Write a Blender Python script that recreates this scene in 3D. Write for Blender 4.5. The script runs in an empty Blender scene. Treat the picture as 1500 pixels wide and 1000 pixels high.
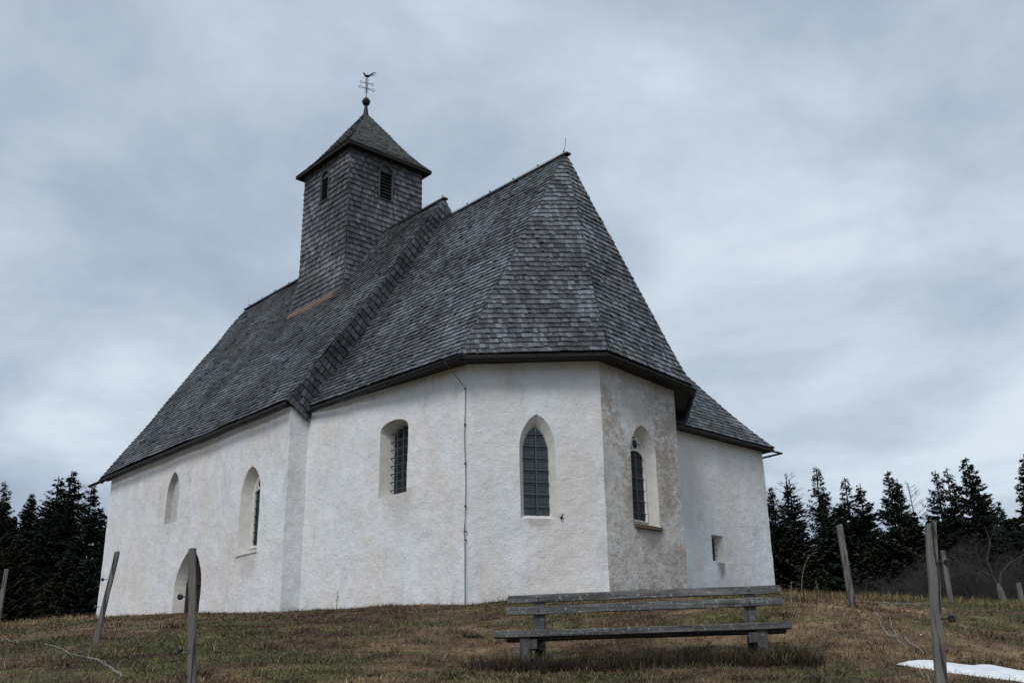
import bpy, math, random
import numpy as np
from mathutils import Vector, Matrix, noise
R_ = math.radians
SC = bpy.context.scene
COL = SC.collection

# ------------------------------------------------------------------ camera
cam_d = bpy.data.cameras.new('camera'); cam = bpy.data.objects.new('camera', cam_d); COL.objects.link(cam)
cam_d.sensor_width = 36.0; cam_d.lens = 37.39; cam_d.clip_start = .1; cam_d.clip_end = 3000
PIT = R_(19.683); ROL = R_(-1.023)
rt = Vector((1,0,0)); up = Vector((0,-math.sin(PIT),math.cos(PIT))); fw = Vector((0,math.cos(PIT),math.sin(PIT)))
r2 = rt*math.cos(ROL)+up*math.sin(ROL); u2 = up*math.cos(ROL)-rt*math.sin(ROL)
M = Matrix.Identity(4)
for i in range(3): M[i][0]=r2[i]; M[i][1]=u2[i]; M[i][2]=-fw[i]
cam.matrix_world = M
SC.camera = cam

# ------------------------------------------------------------------ sky, sun, exposure
SUN_EL, SUN_AZ = R_(48), R_(200)          # azimuth measured clockwise from +Y
world = bpy.data.worlds.new('World'); SC.world = world; world.use_nodes = True
nt = world.node_tree; nt.nodes.clear()
def wn(t, **k):
    n = nt.nodes.new(t)
    for a, b in k.items(): setattr(n, a, b)
    return n
L_ = nt.links.new
tc = wn('ShaderNodeTexCoord'); sep = wn('ShaderNodeSeparateXYZ'); L_(tc.outputs['Generated'], sep.inputs[0])
zz = wn('ShaderNodeMath', operation='ADD'); L_(sep.outputs['Z'], zz.inputs[0]); zz.inputs[1].default_value = .30
zm = wn('ShaderNodeMath', operation='MAXIMUM'); L_(zz.outputs[0], zm.inputs[0]); zm.inputs[1].default_value = .12
cx = wn('ShaderNodeMath', operation='DIVIDE'); L_(sep.outputs['X'], cx.inputs[0]); L_(zm.outputs[0], cx.inputs[1])
cy = wn('ShaderNodeMath', operation='DIVIDE'); L_(sep.outputs['Y'], cy.inputs[0]); L_(zm.outputs[0], cy.inputs[1])
cb = wn('ShaderNodeCombineXYZ'); L_(cx.outputs[0], cb.inputs[0]); L_(cy.outputs[0], cb.inputs[1]); cb.inputs[2].default_value = 17.5
n1 = wn('ShaderNodeTexNoise'); n1.inputs['Scale'].default_value = 1.9; n1.inputs['Detail'].default_value = 8; n1.inputs['Roughness'].default_value = .56; n1.inputs['Distortion'].default_value = .25
L_(cb.outputs[0], n1.inputs['Vector'])
n2 = wn('ShaderNodeTexNoise'); n2.inputs['Scale'].default_value = .75; n2.inputs['Detail'].default_value = 2
L_(cb.outputs[0], n2.inputs['Vector'])
ad = wn('ShaderNodeMath', operation='MULTIPLY_ADD'); L_(n2.outputs['Fac'], ad.inputs[0]); ad.inputs[1].default_value = .7; 
sb = wn('ShaderNodeMath', operation='SUBTRACT'); L_(n1.outputs['Fac'], sb.inputs[0]); sb.inputs[1].default_value = .35; L_(sb.outputs[0], ad.inputs[2])
rp = wn('ShaderNodeValToRGB'); L_(ad.outputs[0], rp.inputs[0])
rp.color_ramp.interpolation = 'B_SPLINE'
e = rp.color_ramp.elements
e[0].position = .34; e[0].color = (.265,.325,.395,1)
e[1].position = .68; e[1].color = (.57,.64,.71,1)
m_ = e.new(.52); m_.color = (.40,.47,.55,1)
sky = wn('ShaderNodeTexSky', sky_type='NISHITA'); sky.sun_disc = False; sky.sun_elevation = SUN_EL; sky.sun_rotation = SUN_AZ
b1 = wn('ShaderNodeBackground'); L_(sky.outputs[0], b1.inputs[0]); b1.inputs[1].default_value = .06
b2 = wn('ShaderNodeBackground'); L_(rp.outputs[0], b2.inputs[0]); b2.inputs[1].default_value = .95
mx = wn('ShaderNodeMixShader'); mx.inputs[0].default_value = .93; L_(b1.outputs[0], mx.inputs[1]); L_(b2.outputs[0], mx.inputs[2])
wo = wn('ShaderNodeOutputWorld'); L_(mx.outputs[0], wo.inputs[0])
sd = bpy.data.lights.new('sun', 'SUN'); sd.energy = 1.35; sd.angle = R_(22); sd.color = (1,.97,.93)
sun = bpy.data.objects.new('sun', sd); COL.objects.link(sun)
sdir = Vector((math.sin(SUN_AZ)*math.cos(SUN_EL), math.cos(SUN_AZ)*math.cos(SUN_EL), math.sin(SUN_EL)))
sun.rotation_euler = sdir.to_track_quat('Z','Y').to_euler()
SC.view_settings.view_transform = 'Standard'; SC.view_settings.look = 'None'; SC.view_settings.exposure = .50; SC.view_settings.gamma = 1
SC.render.engine = 'CYCLES'

# ------------------------------------------------------------------ helpers
def tag(o, label=None, cat=None, group=None, kind=None):
    if label: o['label'] = label
    if cat: o['category'] = cat
    if group: o['group'] = group
    if kind: o['kind'] = kind
    return o
def empty(name, loc=(0,0,0)):
    o = bpy.data.objects.new(name, None); COL.objects.link(o); o.location = loc; o.empty_display_size = .3
    return o
def link(name, me, mat, parent=None):
    if mat is not None:
        for m in (mat if isinstance(mat, (list,tuple)) else [mat]): me.materials.append(m)
    o = bpy.data.objects.new(name, me); COL.objects.link(o)
    if parent is not None:
        o.parent = parent
        if parent.parent is None: o.matrix_parent_inverse = Matrix.Translation(parent.location).inverted()   # parts are modelled in world space
    return o
def arr_mesh(name, V, totals, loops, mat, parent=None, uv=None, col=None, smooth=False, midx=None):
    me = bpy.data.meshes.new(name)
    V = np.asarray(V, np.float32); loops = np.asarray(loops, np.int32).ravel(); totals = np.asarray(totals, np.int32)
    me.vertices.add(len(V)); me.vertices.foreach_set('co', V.ravel())
    me.loops.add(len(loops)); me.loops.foreach_set('vertex_index', loops)
    me.polygons.add(len(totals)); st = np.r_[0, np.cumsum(totals)[:-1]].astype(np.int32)
    me.polygons.foreach_set('loop_start', st); me.polygons.foreach_set('loop_total', totals)
    me.polygons.foreach_set('use_smooth', np.full(len(totals), bool(smooth)))
    if uv is not None:
        l = me.uv_layers.new(name='UVMap'); l.data.foreach_set('uv', np.asarray(uv, np.float32).ravel())
    if col is not None:
        a = me.color_attributes.new('col', 'FLOAT_COLOR', 'POINT')
        c = np.ones((len(V),4), np.float32); c[:,:3] = col; a.data.foreach_set('color', c.ravel())
    me.update(calc_edges=True); me.validate()
    if midx is not None: me.polygons.foreach_set('material_index', np.asarray(midx, np.int32))
    return link(name, me, mat, parent)
class MB:
    """collects shapes, builds ONE mesh object"""
    def __init__(s): s.v = []; s.f = []; s.m = []
    def add(s, vs, fs, m=0):
        b = len(s.v); s.v += [tuple(x) for x in vs]; s.f += [tuple(b+i for i in f) for f in fs]; s.m += [m]*len(fs)
    def poly(s, pts, m=0): s.add(pts, [tuple(range(len(pts)))], m)
    def obox(s, c, ax, ay, az, hx, hy, hz, m=0, jit=0):
        c = Vector(c); ax, ay, az = Vector(ax), Vector(ay), Vector(az); vs = []
        for k in (-1,1):
            for j in (-1,1):
                for i in (-1,1):
                    vs.append(c+ax*hx*i+ay*hy*j+az*hz*k+Vector((random.uniform(-jit,jit),random.uniform(-jit,jit),random.uniform(-jit,jit))))
        s.add(vs, [(0,2,3,1),(4,5,7,6),(0,1,5,4),(2,6,7,3),(0,4,6,2),(1,3,7,5)], m)
    def beam(s, a, b, w, h, upv=(0,0,1), m=0):
        a, b = Vector(a), Vector(b); d = (b-a); l = d.length; d.normalize(); u = Vector(upv); x = d.cross(u).normalized(); u = x.cross(d)
        s.obox((a+b)/2, d, x, u, l/2, w/2, h/2, m)
    def tube(s, pts, r, n=6, m=0, cap=True):
        pts = [Vector(p) for p in pts]; rs = r if isinstance(r, (list,tuple)) else [r]*len(pts); rings = []
        prev = None
        for i, p in enumerate(pts):
            d = (pts[min(i+1,len(pts)-1)]-pts[max(i-1,0)]).normalized()
            x = (prev - d*prev.dot(d)) if prev is not None else d.cross(Vector((0,0,1)) if abs(d.z)<.9 else Vector((1,0,0)))
            x.normalize(); prev = x; y = d.cross(x)
            rings.append([p+(x*math.cos(2*math.pi*k/n)+y*math.sin(2*math.pi*k/n))*rs[i] for k in range(n)])
        vs = [v for g in rings for v in g]; fs = []
        for i in range(len(pts)-1):
            for k in range(n): fs.append((i*n+k, i*n+(k+1)%n, (i+1)*n+(k+1)%n, (i+1)*n+k))
        if cap: fs += [tuple(range(n))[::-1], tuple((len(pts)-1)*n+k for k in range(n))]
        s.add(vs, fs, m)
    def lathe(s, c, prof, n=12, m=0):
        c = Vector(c); vs = [c+Vector((r*math.cos(2*math.pi*k/n), r*math.sin(2*math.pi*k/n), z)) for r, z in prof for k in range(n)]
        fs = [(i*n+k, i*n+(k+1)%n, (i+1)*n+(k+1)%n, (i+1)*n+k) for i in range(len(prof)-1) for k in range(n)]
        s.add(vs, fs, m)
    def torus(s, c, axis, R, r, n=12, k=6, m=0):
        c = Vector(c); a = Vector(axis).normalized(); x = a.cross(Vector((0,0,1)) if abs(a.z)<.9 else Vector((1,0,0))).normalized(); y = a.cross(x)
        s.tube([c+(x*math.cos(2*math.pi*i/n)+y*math.sin(2*math.pi*i/n))*R for i in range(n+1)], r, k, m, cap=False)
    def build(s, name, mat, parent=None, smooth=False):
        me = bpy.data.meshes.new(name); me.from_pydata([tuple(v) for v in s.v], [], s.f)
        if any(s.m): me.polygons.foreach_set('material_index', s.m)
        if smooth: me.polygons.foreach_set('use_smooth', [True]*len(s.f))
        me.update()
        return link(name, me, mat, parent)

# ------------------------------------------------------------------ materials
def new_mat(name):
    m = bpy.data.materials.new(name); m.use_nodes = True; t = m.node_tree; t.nodes.clear()
    o = t.nodes.new('ShaderNodeOutputMaterial'); p = t.nodes.new('ShaderNodeBsdfPrincipled'); t.links.new(p.outputs[0], o.inputs[0])
    return m, t, p
class N:
    def __init__(s, t): s.t = t
    def n(s, ty, **k):
        x = s.t.nodes.new(ty)
        for a, b in k.items(): setattr(x, a, b)
        return x
    def l(s, a, b): s.t.links.new(a, b)
    def coord(s, which='Object', scale=(1,1,1), rot=(0,0,0)):
        c = s.n('ShaderNodeTexCoord'); m = s.n('ShaderNodeMapping'); m.inputs['Scale'].default_value = scale; m.inputs['Rotation'].default_value = rot
        s.l(c.outputs[which], m.inputs[0]); return m.outputs[0]
    def noise(s, vec, sc, det=4, rough=.55, dist=0):
        x = s.n('ShaderNodeTexNoise'); x.inputs['Scale'].default_value = sc; x.inputs['Detail'].default_value = det; x.inputs['Roughness'].default_value = rough; x.inputs['Distortion'].default_value = dist
        s.l(vec, x.inputs['Vector']); return x.outputs['Fac']
    def ramp(s, f, stops, interp='LINEAR'):
        x = s.n('ShaderNodeValToRGB'); x.color_ramp.interpolation = interp; e = x.color_ramp.elements
        while len(e) < len(stops): e.new(.5)
        for i, (p, c) in enumerate(stops):
            e[i].position = p; e[i].color = (c,c,c,1) if not isinstance(c, tuple) else (*c,1)
        s.l(f, x.inputs[0]); return x.outputs[0]
    def mix(s, f, a, b, mode='MIX'):
        x = s.n('ShaderNodeMix', data_type='RGBA', blend_type=mode)
        for i, v in ((0,f),(6,a),(7,b)):
            if hasattr(v, 'links'): s.l(v, x.inputs[i])
            else: x.inputs[i].default_value = v if i == 0 else ((*v,1) if isinstance(v, tuple) else (v,v,v,1))
        return x.outputs[2]
    def math(s, op, a, b=0, c=0):
        x = s.n('ShaderNodeMath', operation=op)
        for i, v in enumerate((a,b,c)):
            if hasattr(v, 'links'): s.l(v, x.inputs[i])
            else: x.inputs[i].default_value = v
        return x.outputs[0]
    def bump(s, h, st, dist, prev=None):
        x = s.n('ShaderNodeBump'); x.inputs['Strength'].default_value = st; x.inputs['Distance'].default_value = dist; s.l(h, x.inputs['Height'])
        if prev is not None: s.l(prev, x.inputs['Normal'])
        return x.outputs[0]

def simple_mat(name, col, rough=.7, metal=0, var=.25, sc=8, bump=.0, spec=.5):
    m, t, p = new_mat(name); n = N(t); c = n.coord()
    f = n.noise(c, sc, 5, .6)
    lo = tuple(x*(1-var) for x in col); hi = tuple(min(1,x*(1+var)) for x in col)
    n.l(n.ramp(f, [(.3,lo),(.7,hi)]), p.inputs['Base Color'])
    p.inputs['Roughness'].default_value = rough; p.inputs['Metallic'].default_value = metal; p.inputs['Specular IOR Level'].default_value = spec
    if bump: n.l(n.bump(n.noise(c, sc*4, 5, .6), bump, .01), p.inputs['Normal'])
    return m

def _xy(u, v): t_ = R_(42.769); return (2.906+u*math.sin(t_)+v*math.cos(t_), 23.608-u*math.cos(t_)+v*math.sin(t_))
STAINS = [(*_xy(0,.15), .60, 4.0, .70, .75, (.20,.19,.18)), (*_xy(-1.327,4.42), .24, 3.80, .62, .75, (.13,.12,.115)), (*_xy(-.72,-2.6), .42, 4.03, .30, .5, (.33,.29,.25)),
          (*_xy(-3.7,-4.09), .75, 4.9, 1.1, .5, (.44,.40,.37)), (*_xy(-8.9,-4.836), .60, 4.1, .9, .5, (.44,.39,.34))]
def plaster(name, heavy):
    m, t, p = new_mat(name); n = N(t); c = n.coord()
    base = n.ramp(n.noise(c, 1.7, 6, .6), [(.3,(.67,.69,.72)),(.72,(.79,.81,.84))])
    # worn limewash: warm ochre veils where old coats show through
    w1 = n.noise(n.coord(scale=(1,1,.45)), .75, 6, .62, .6); w2 = n.noise(c, 6, 6, .65)
    f = n.ramp(n.math('MULTIPLY_ADD', w2, .45, n.math('MULTIPLY', w1, .75)), [(.51,0.),(.70,.55)] if not heavy else [(.40,0.),(.62,.75)])
    base = n.mix(f, base, (.66,.575,.52) if not heavy else (.47,.435,.40))
    # grey thin patches of weather
    g = n.ramp(n.noise(n.coord(scale=(1.2,1.2,.5)), 1.3, 8, .7, 1.0), [(.54,0.),(.68,.5)])
    base = n.mix(g, base, (.47,.47,.475))
    if heavy:
        hv = n.noise(n.coord(scale=(1,1,.75), rot=(0,.5,0)), 1.05, 3, .5, .6); hf = n.noise(n.coord(scale=(1,1,1.3), rot=(.5,.4,0)), 8, 10, .8, .5)
        h = n.ramp(n.math('MULTIPLY_ADD', hf, 1.0, n.math('MULTIPLY', hv, .7)), [(.80,0.),(.96,.78)])
        base = n.mix(h, base,  (.27,.22,.18))
        # large broken areas where the coat has gone
        ho = n.ramp(n.noise(n.coord(scale=(.8,.8,1.0)), 3.2, 10, .8, .4), [(.50,0.),(.64,.55)])
        base = n.mix(ho, base, (.34,.31,.285))
    # tiny pits and specks
    sp = n.ramp(n.noise(c, 34, 4, .7), [(.66,0.),(.76,.55)])
    base = n.mix(sp, base, (.30,.27,.24))
    ps = n.n('ShaderNodeNewGeometry').outputs['Position']; ss = n.n('ShaderNodeSeparateXYZ'); n.l(ps, ss.inputs[0])
    strk = n.noise(n.coord(scale=(1,1,.12)), 16, 5, .7)
    for (X_, Y_, hw, zt, ln, am, cl) in STAINS:
        dx = n.math('SUBTRACT', ss.outputs['X'], X_); dy = n.math('SUBTRACT', ss.outputs['Y'], Y_)
        d = n.math('SQRT', n.math('ADD', n.math('MULTIPLY', dx, dx), n.math('MULTIPLY', dy, dy)))
        kx = n.math('SUBTRACT', 1.0, n.math('DIVIDE', d, hw)); dz = n.math('SUBTRACT', zt, ss.outputs['Z']); kz = n.math('SUBTRACT', 1.0, n.math('DIVIDE', dz, ln))
        up_ = n.math('GREATER_THAN', dz, -.03)
        kk = n.math('MULTIPLY', n.math('MULTIPLY', n.math('MAXIMUM', kx, 0.), n.math('MAXIMUM', kz, 0.)), n.math('MULTIPLY', strk, up_))
        base = n.mix(n.ramp(kk, [(.06,0.),(.24,am)]), base, cl)
    # splash zone at the foot of the wall, ragged upper edge
    s = n.n('ShaderNodeSeparateXYZ'); tc = n.n('ShaderNodeTexCoord'); n.l(tc.outputs['Object'], s.inputs[0])
    # the ground follows roughly z = 2.45 + .05*(y-22)
    gz = n.math('MULTIPLY_ADD', n.math('SUBTRACT', s.outputs['Y'], 22.0), .062, 2.36)
    hgt = n.math('SUBTRACT', s.outputs['Z'], gz)
    k = n.math('ADD', n.math('MULTIPLY', hgt, -2.4), n.math('MULTIPLY_ADD', n.noise(c, 3.5, 7, .7), 2.2, -.55))
    base = n.mix(n.ramp(k, [(.40,0.),(1.05,.45)]), base, (.46,.41,.36))
    n.l(base, p.inputs['Base Color']); p.inputs['Roughness'].default_value = .93; p.inputs['Specular IOR Level'].default_value = .2
    b1 = n.bump(n.noise(c, 5.5, 6, .62), .75, .038)
    b2 = n.bump(n.noise(n.coord(scale=(1,1,1.25)), 17, 7, .70, .2), .75, .020, b1)
    b3 = n.bump(n.noise(c, 45, 4, .6), .4, .005, b2)
    n.l(b3, p.inputs['Normal'])
    return m

def shingle_mat(name, stops, moss=0., warm=.0, moss_col=(.07,.065,.035), var=.44):
    m, t, p = new_mat(name); n = N(t)
    g = n.n('ShaderNodeNewGeometry'); rnd = g.outputs['Random Per Island']
    c = n.coord()
    patch = n.noise(c, .55, 5, .6, .3)
    v = n.math('MULTIPLY_ADD', patch, 1.05, n.math('MULTIPLY_ADD', rnd, var, -.14+(.60-var)/2))
    base = n.ramp(v, stops)
    grain = n.noise(n.coord('UV', scale=(55,2.2,1)), 1, 6, .7)
    base = n.mix(.75, base, n.ramp(grain, [(.32,.40),(.52,.95),(.72,1.7)]), 'MULTIPLY')
    gr2 = n.noise(n.coord('UV', scale=(14,3,1)), 1, 3, .6)
    base = n.mix(.6, base, n.ramp(gr2, [(.35,.65),(.65,1.3)]), 'MULTIPLY')
    # some shingles silver, some brown
    hh = n.math('FRACT', n.math('MULTIPLY', rnd, 17.31))
    base = n.mix(n.ramp(hh, [(.82,0.),(.97,.45)]), base, (.085,.072,.062))
    base = n.mix(n.ramp(n.math('FRACT', n.math('MULTIPLY', rnd, 41.7)), [(.90,0.),(.99,.35)]), base, (.16,.17,.185))
    if warm: base = n.mix(n.ramp(n.noise(n.coord(scale=(1,1,.3)), .8, 5, .65, .5), [(.56,0.),(.74,warm)]), base, (.135,.105,.085))
    if moss: base = n.mix(n.ramp(n.noise(c, 1.6, 8, .72, .4), [(.50,0.),(.66,moss)]), base, moss_col)
    n.l(base, p.inputs['Base Color']); p.inputs['Roughness'].default_value = .62; p.inputs['Specular IOR Level'].default_value = .45
    n.l(n.bump(grain, .6, .004), p.inputs['Normal'])
    return m

def wood_mat(name, lo, hi, axis='z', lichen=0., crack=.6, orange=False, sc=1.0):
    m, t, p = new_mat(name); n = N(t)
    s = {'z':(30,30,1.6),'x':(1.6,30,30)}[axis]; s = tuple(a*sc for a in s)
    c = n.coord('Object', scale=s); g = n.noise(c, 1, 7, .65, .4)
    base = n.ramp(g, [(.3,lo),(.7,hi)])
    base = n.mix(n.ramp(n.noise(n.coord('Object', scale=tuple(a*.4 for a in s)), 1, 4, .6, 1.2), [(.56,0.),(.62,crack)]), base, (.018,.016,.015))
    base = n.mix(n.ramp(n.noise(n.coord(), 5, 5, .6), [(.5,0.),(.7,.45)]), base, tuple(x*.45 for x in lo))
    if lichen:
        base = n.mix(n.ramp(n.noise(n.coord(), 22, 6, .75, .6), [(.56,0.),(.62,lichen)]), base, (.27,.29,.30))
    if orange:
        base = n.mix(n.ramp(n.noise(n.coord(), 9, 3, .6), [(.64,0.),(.67,.9)]), base, (.32,.12,.02))
    n.l(base, p.inputs['Base Color']); p.inputs['Roughness'].default_value = .8; p.inputs['Specular IOR Level'].default_value = .3
    n.l(n.bump(g, .7, .006), p.inputs['Normal'])
    return m

def attr_mat(name, rough=.85, spec=.15, var=True, sss=False):
    m, t, p = new_mat(name); n = N(t)
    a = n.n('ShaderNodeAttribute', attribute_name='col'); base = a.outputs['Color']
    if var: base = n.mix(.8, base, n.ramp(n.noise(n.coord(), 14, 6, .7), [(.3,.55),(.7,1.4)]), 'MULTIPLY')
    n.l(base, p.inputs['Base Color']); p.inputs['Roughness'].default_value = rough; p.inputs['Specular IOR Level'].default_value = spec
    return m

M_plaster = plaster('limewashed_plaster', False); M_plaster_worn = plaster('weathered_plaster', True)
ST = [(.26,(.012,.013,.016)),(.50,(.036,.040,.047)),(.70,(.075,.082,.095)),(.95,(.19,.205,.23))]
M_sh = shingle_mat('roof_shingles', ST, .25)
M_sh_nave = shingle_mat('nave_shingles', ST, .25, .55)
M_sh_tower = shingle_mat('tower_shingles', [(.26,(.012,.012,.014)),(.5,(.038,.040,.045)),(.74,(.085,.088,.098)),(.95,(.19,.196,.212))], .2, .5, (.035,.03,.027), .40)
M_sh_cap = shingle_mat('mossy_shingles', [(.30,(.02,.022,.02)),(.6,(.06,.064,.062)),(.95,(.16,.165,.16))], .75, .3, (.055,.06,.045))
M_sh_band = shingle_mat('verge_shingles', [(.30,(.018,.020,.024)),(.6,(.055,.061,.070)),(.95,(.13,.14,.155))], .1)
M_butt = simple_mat('shaded_end_grain', (.014,.014,.015), .9, sc=30, var=.5)  # end grain, its colour darkened further to paint the shadow line under each course
M_dark = simple_mat('dark_timber', (.013,.011,.010), .85, sc=12, bump=.3)
M_gutter = simple_mat('aged_gutter_metal', (.017,.019,.021), .5, .6, sc=9)
M_iron = simple_mat('iron', (.075,.095,.10), .6, .5, sc=20)
M_black = simple_mat('black_iron', (.012,.014,.018), .5, .5)
M_copper = simple_mat('copper_flashing', (.21,.10,.07), .55, .5, sc=6)
M_wire = simple_mat('lightning_wire', (.10,.105,.11), .5, .7)
M_stone = simple_mat('whitewashed_stone', (.60,.585,.56), .9, sc=6, var=.12, bump=.25)
M_grey = simple_mat('grey_niche_plaster', (.46,.455,.45), .95, sc=7, var=.15, bump=.4)  # one darker grey for all faces of the blind niche
M_sill = simple_mat('mossy_sill', (.105,.078,.05), .95, sc=14, var=.5, bump=.5)
M_door = wood_mat('brown_door_wood', (.016,.008,.006), (.042,.022,.015), 'z')
M_post = wood_mat('weathered_post', (.082,.078,.072), (.20,.19,.175), 'z', crack=.85)
M_bench = wood_mat('weathered_board', (.034,.035,.036), (.150,.148,.145), 'x', lichen=.8, sc=.8)
M_leg = wood_mat('bench_leg_wood', (.030,.029,.028), (.095,.093,.09), 'z', lichen=.45, crack=.4)
M_legO = wood_mat('bench_leg_lichen_wood', (.030,.029,.028), (.095,.093,.09), 'z', lichen=.55, crack=.4, orange=True)
M_ins = simple_mat('black_insulator_plastic', (.008,.008,.009), .35)
M_poly = simple_mat('white_polywire', (.30,.32,.305), .6)
M_bark = simple_mat('spruce_bark', (.035,.028,.023), .95, sc=10, var=.4)
M_louv = wood_mat('louvre_wood', (.05,.052,.055), (.12,.122,.128), 'x', crack=.3)
def glass_mat(nm='leaded_glass', ro=.22, sp=.7):
    m, t, p = new_mat(nm); n = N(t); c = n.coord()
    f = n.noise(c, 3, 4, .6)
    n.l(n.ramp(f, [(.3,(.010,.014,.018)),(.7,(.030,.038,.046))]), p.inputs['Base Color'])
    p.inputs['Roughness'].default_value = ro; p.inputs['Specular IOR Level'].default_value = sp
    n.l(n.bump(n.noise(c, 16, 2, .5), .22, .02), p.inputs['Normal'])
    return m
M_glass = glass_mat(); M_glass2 = glass_mat('dark_old_glass', .45, .22)
M_lead = simple_mat('lead_cames', (.075,.085,.092), .6, .3)
def snow_mat():
    m, t, p = new_mat('old_snow'); n = N(t); c = n.coord()
    n.l(n.ramp(n.noise(c, 7, 6, .6), [(.3,(.60,.62,.64)),(.7,(.74,.76,.78))]), p.inputs['Base Color'])
    p.inputs['Roughness'].default_value = .7; n.l(n.bump(n.noise(c, 12, 6, .6), .6, .02), p.inputs['Normal']); return m
M_snow = snow_mat()
M_ground = attr_mat('turf'); M_grass = attr_mat('dry_grass', .8, .2, False)
M_needle = attr_mat('spruce_needles', .8, .15, False)

# ------------------------------------------------------------------ terrain
CP = np.array([(0,0,-1.6),(0,4,-.85),(-6,0,-1.7),(6,0,-1.7),(0,-20,-5.2),(-30,-15,-6),(30,-15,-6),
(-2.46,8.5,.07),(2.6,7,-.3),(-5.7,15,1.08),(-10.87,23,2.03),(.1,13.45,.62),(2.8,12.75,.6),(1.5,13.1,.62),
(4.96,16.3,1.53),(9.5,24,2.28),(7.79,17,1.0),(5.2,11.5,.24),(2.19,10.5,.25),(0,10,.28),(-2.26,10.3,.33),(-5.35,11.5,.42),
(-1,22,2.26),(1.95,22.7,2.5),(3.86,24.5,2.72),(-5.57,25.65,2.52),(-12.96,33.64,3.12),(6.95,29.2,3.0),(-5.86,40.2,3.0),
(-12.3,26,2.28),(-16,31,2.6),(6.95,25,2.56),(8.85,26,2.62),(10.46,26,2.47),(12.07,26,2.4),(15,30,2.7),(10.5,31,2.5),(14,38,1.9),(-18,38,2.2),
(0,50,1.3),(20,45,1.2),(-22,45,1.2),(25,60,0),(-25,60,0),(0,65,0),(45,30,0),(-45,30,0),(60,70,-1),(-60,70,-1),(0,90,-1.5)])
def _tps(r): return np.where(r > 1e-9, r*r*np.log(np.maximum(r, 1e-9)), 0)
_n = len(CP); _X = CP[:,:2]/10
_K = _tps(np.linalg.norm(_X[:,None]-_X[None], axis=2))+np.eye(_n)*.004
_P = np.c_[np.ones(_n), _X]
SOL = np.linalg.solve(np.block([[_K,_P],[_P.T,np.zeros((3,3))]]), np.r_[CP[:,2],0,0,0])
def vnoise(x, y, sc, seed=0):
    """smooth value noise, vectorised, about -1..1"""
    x = np.asarray(x)*sc+seed*17.3; y = np.asarray(y)*sc-seed*9.1
    xi = np.floor(x); yi = np.floor(y); fx = x-xi; fy = y-yi; fx = fx*fx*(3-2*fx); fy = fy*fy*(3-2*fy)
    def h(a, b):
        s = np.sin(a*127.1+b*311.7+seed*74.7)*43758.5453; return (s-np.floor(s))*2-1
    return (h(xi,yi)*(1-fx)+h(xi+1,yi)*fx)*(1-fy)+(h(xi,yi+1)*(1-fx)+h(xi+1,yi+1)*fx)*fy
def ground(x, y, rough=True):
    x = np.asarray(x, float); y = np.asarray(y, float); sh = np.broadcast(x, y).shape
    p = np.c_[np.broadcast_to(x, sh).ravel(), np.broadcast_to(y, sh).ravel()]/10
    z = np.zeros(len(p))
    for i in range(0, len(p), 20000):
        q = p[i:i+20000]; z[i:i+20000] = _tps(np.linalg.norm(q[:,None]-_X[None], axis=2))@SOL[:_n]+SOL[_n]+q@SOL[_n+1:]
    X = p[:,0]*10; Y = p[:,1]*10
    r = np.hypot(X, Y-25); t = np.clip((r-65)/60, 0, 1); t = t*t*(3-2*t); z = z*(1-t)-4*t
    if rough: z = z+vnoise(X,Y,1.1,1)*.025+vnoise(X,Y,2.9,2)*.018+vnoise(X,Y,6.5,3)*.010
    return z.reshape(sh)
def gz(x, y): return float(ground(x, y))
def ground_col(x, y):
    a = vnoise(x,y,.35,5)*.5+vnoise(x,y,1.0,6)*.35+vnoise(x,y,3.1,7)*.3
    b = vnoise(x,y,.5,8)*.5+vnoise(x,y,1.7,9)*.45+vnoise(x,y,4.1,10)*.25
    brown = np.array([.122,.090,.055]); straw = np.array([.225,.168,.108]); green = np.array([.082,.092,.036]); dark = np.array([.052,.037,.026])
    # greener on the left slope and on the far right, straw on the rise to the right of the bench
    gb = np.where((x < -3.5) & (y < 19), .16, 0)+np.where((x > 8) & (y < 26), .22, 0)+np.where((x>-3)&(x<1)&(y>15), .12, 0)
    sb_ = np.where((x > 2.5) & (x < 8), .22, 0)
    g = np.clip((b-.02+gb)*2.2, 0, .85)[:,None]; s = np.clip((a-.02+sb_)*1.8, 0, .9)[:,None]; d = np.clip((-a-.25)*2.2, 0, .8)[:,None]
    c = brown*(1-s)+straw*s; c = c*(1-d)+dark*d; c = c*(1-g)+green*g
    c = c*np.exp((vnoise(x,y,2.3,21)*.30+vnoise(x,y,5.5,22)*.34+vnoise(x,y,11.,23)*.26))[:,None]*np.array([1.22,1.14,1.06])
    return c
def axis_pts(lo, hi, d0, dmax, far):
    a = list(np.arange(lo, hi, d0)); d = d0
    while a[-1] < far: d = min(d*1.18, dmax); a.append(a[-1]+d)
    d = d0
    while a[0] > -far: d = min(d*1.18, dmax); a.insert(0, a[0]-d)
    return np.array(a)
gx = axis_pts(-16, 17, .16, 60, 1500); gy = axis_pts(6, 36, .16, 60, 1500)
GX, GY = np.meshgrid(gx, gy); GZ = ground(GX, GY)
nx, ny = len(gx), len(gy)
idx = np.arange(nx*ny).reshape(ny, nx)
q = np.stack([idx[:-1,:-1], idx[:-1,1:], idx[1:,1:], idx[1:,:-1]], -1).reshape(-1,4)
V = np.c_[GX.ravel(), GY.ravel(), GZ.ravel()]
go = arr_mesh('ground', V, np.full(len(q),4), q, M_ground, col=ground_col(V[:,0], V[:,1])*.7, smooth=True)
tag(go, kind='structure')

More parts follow.
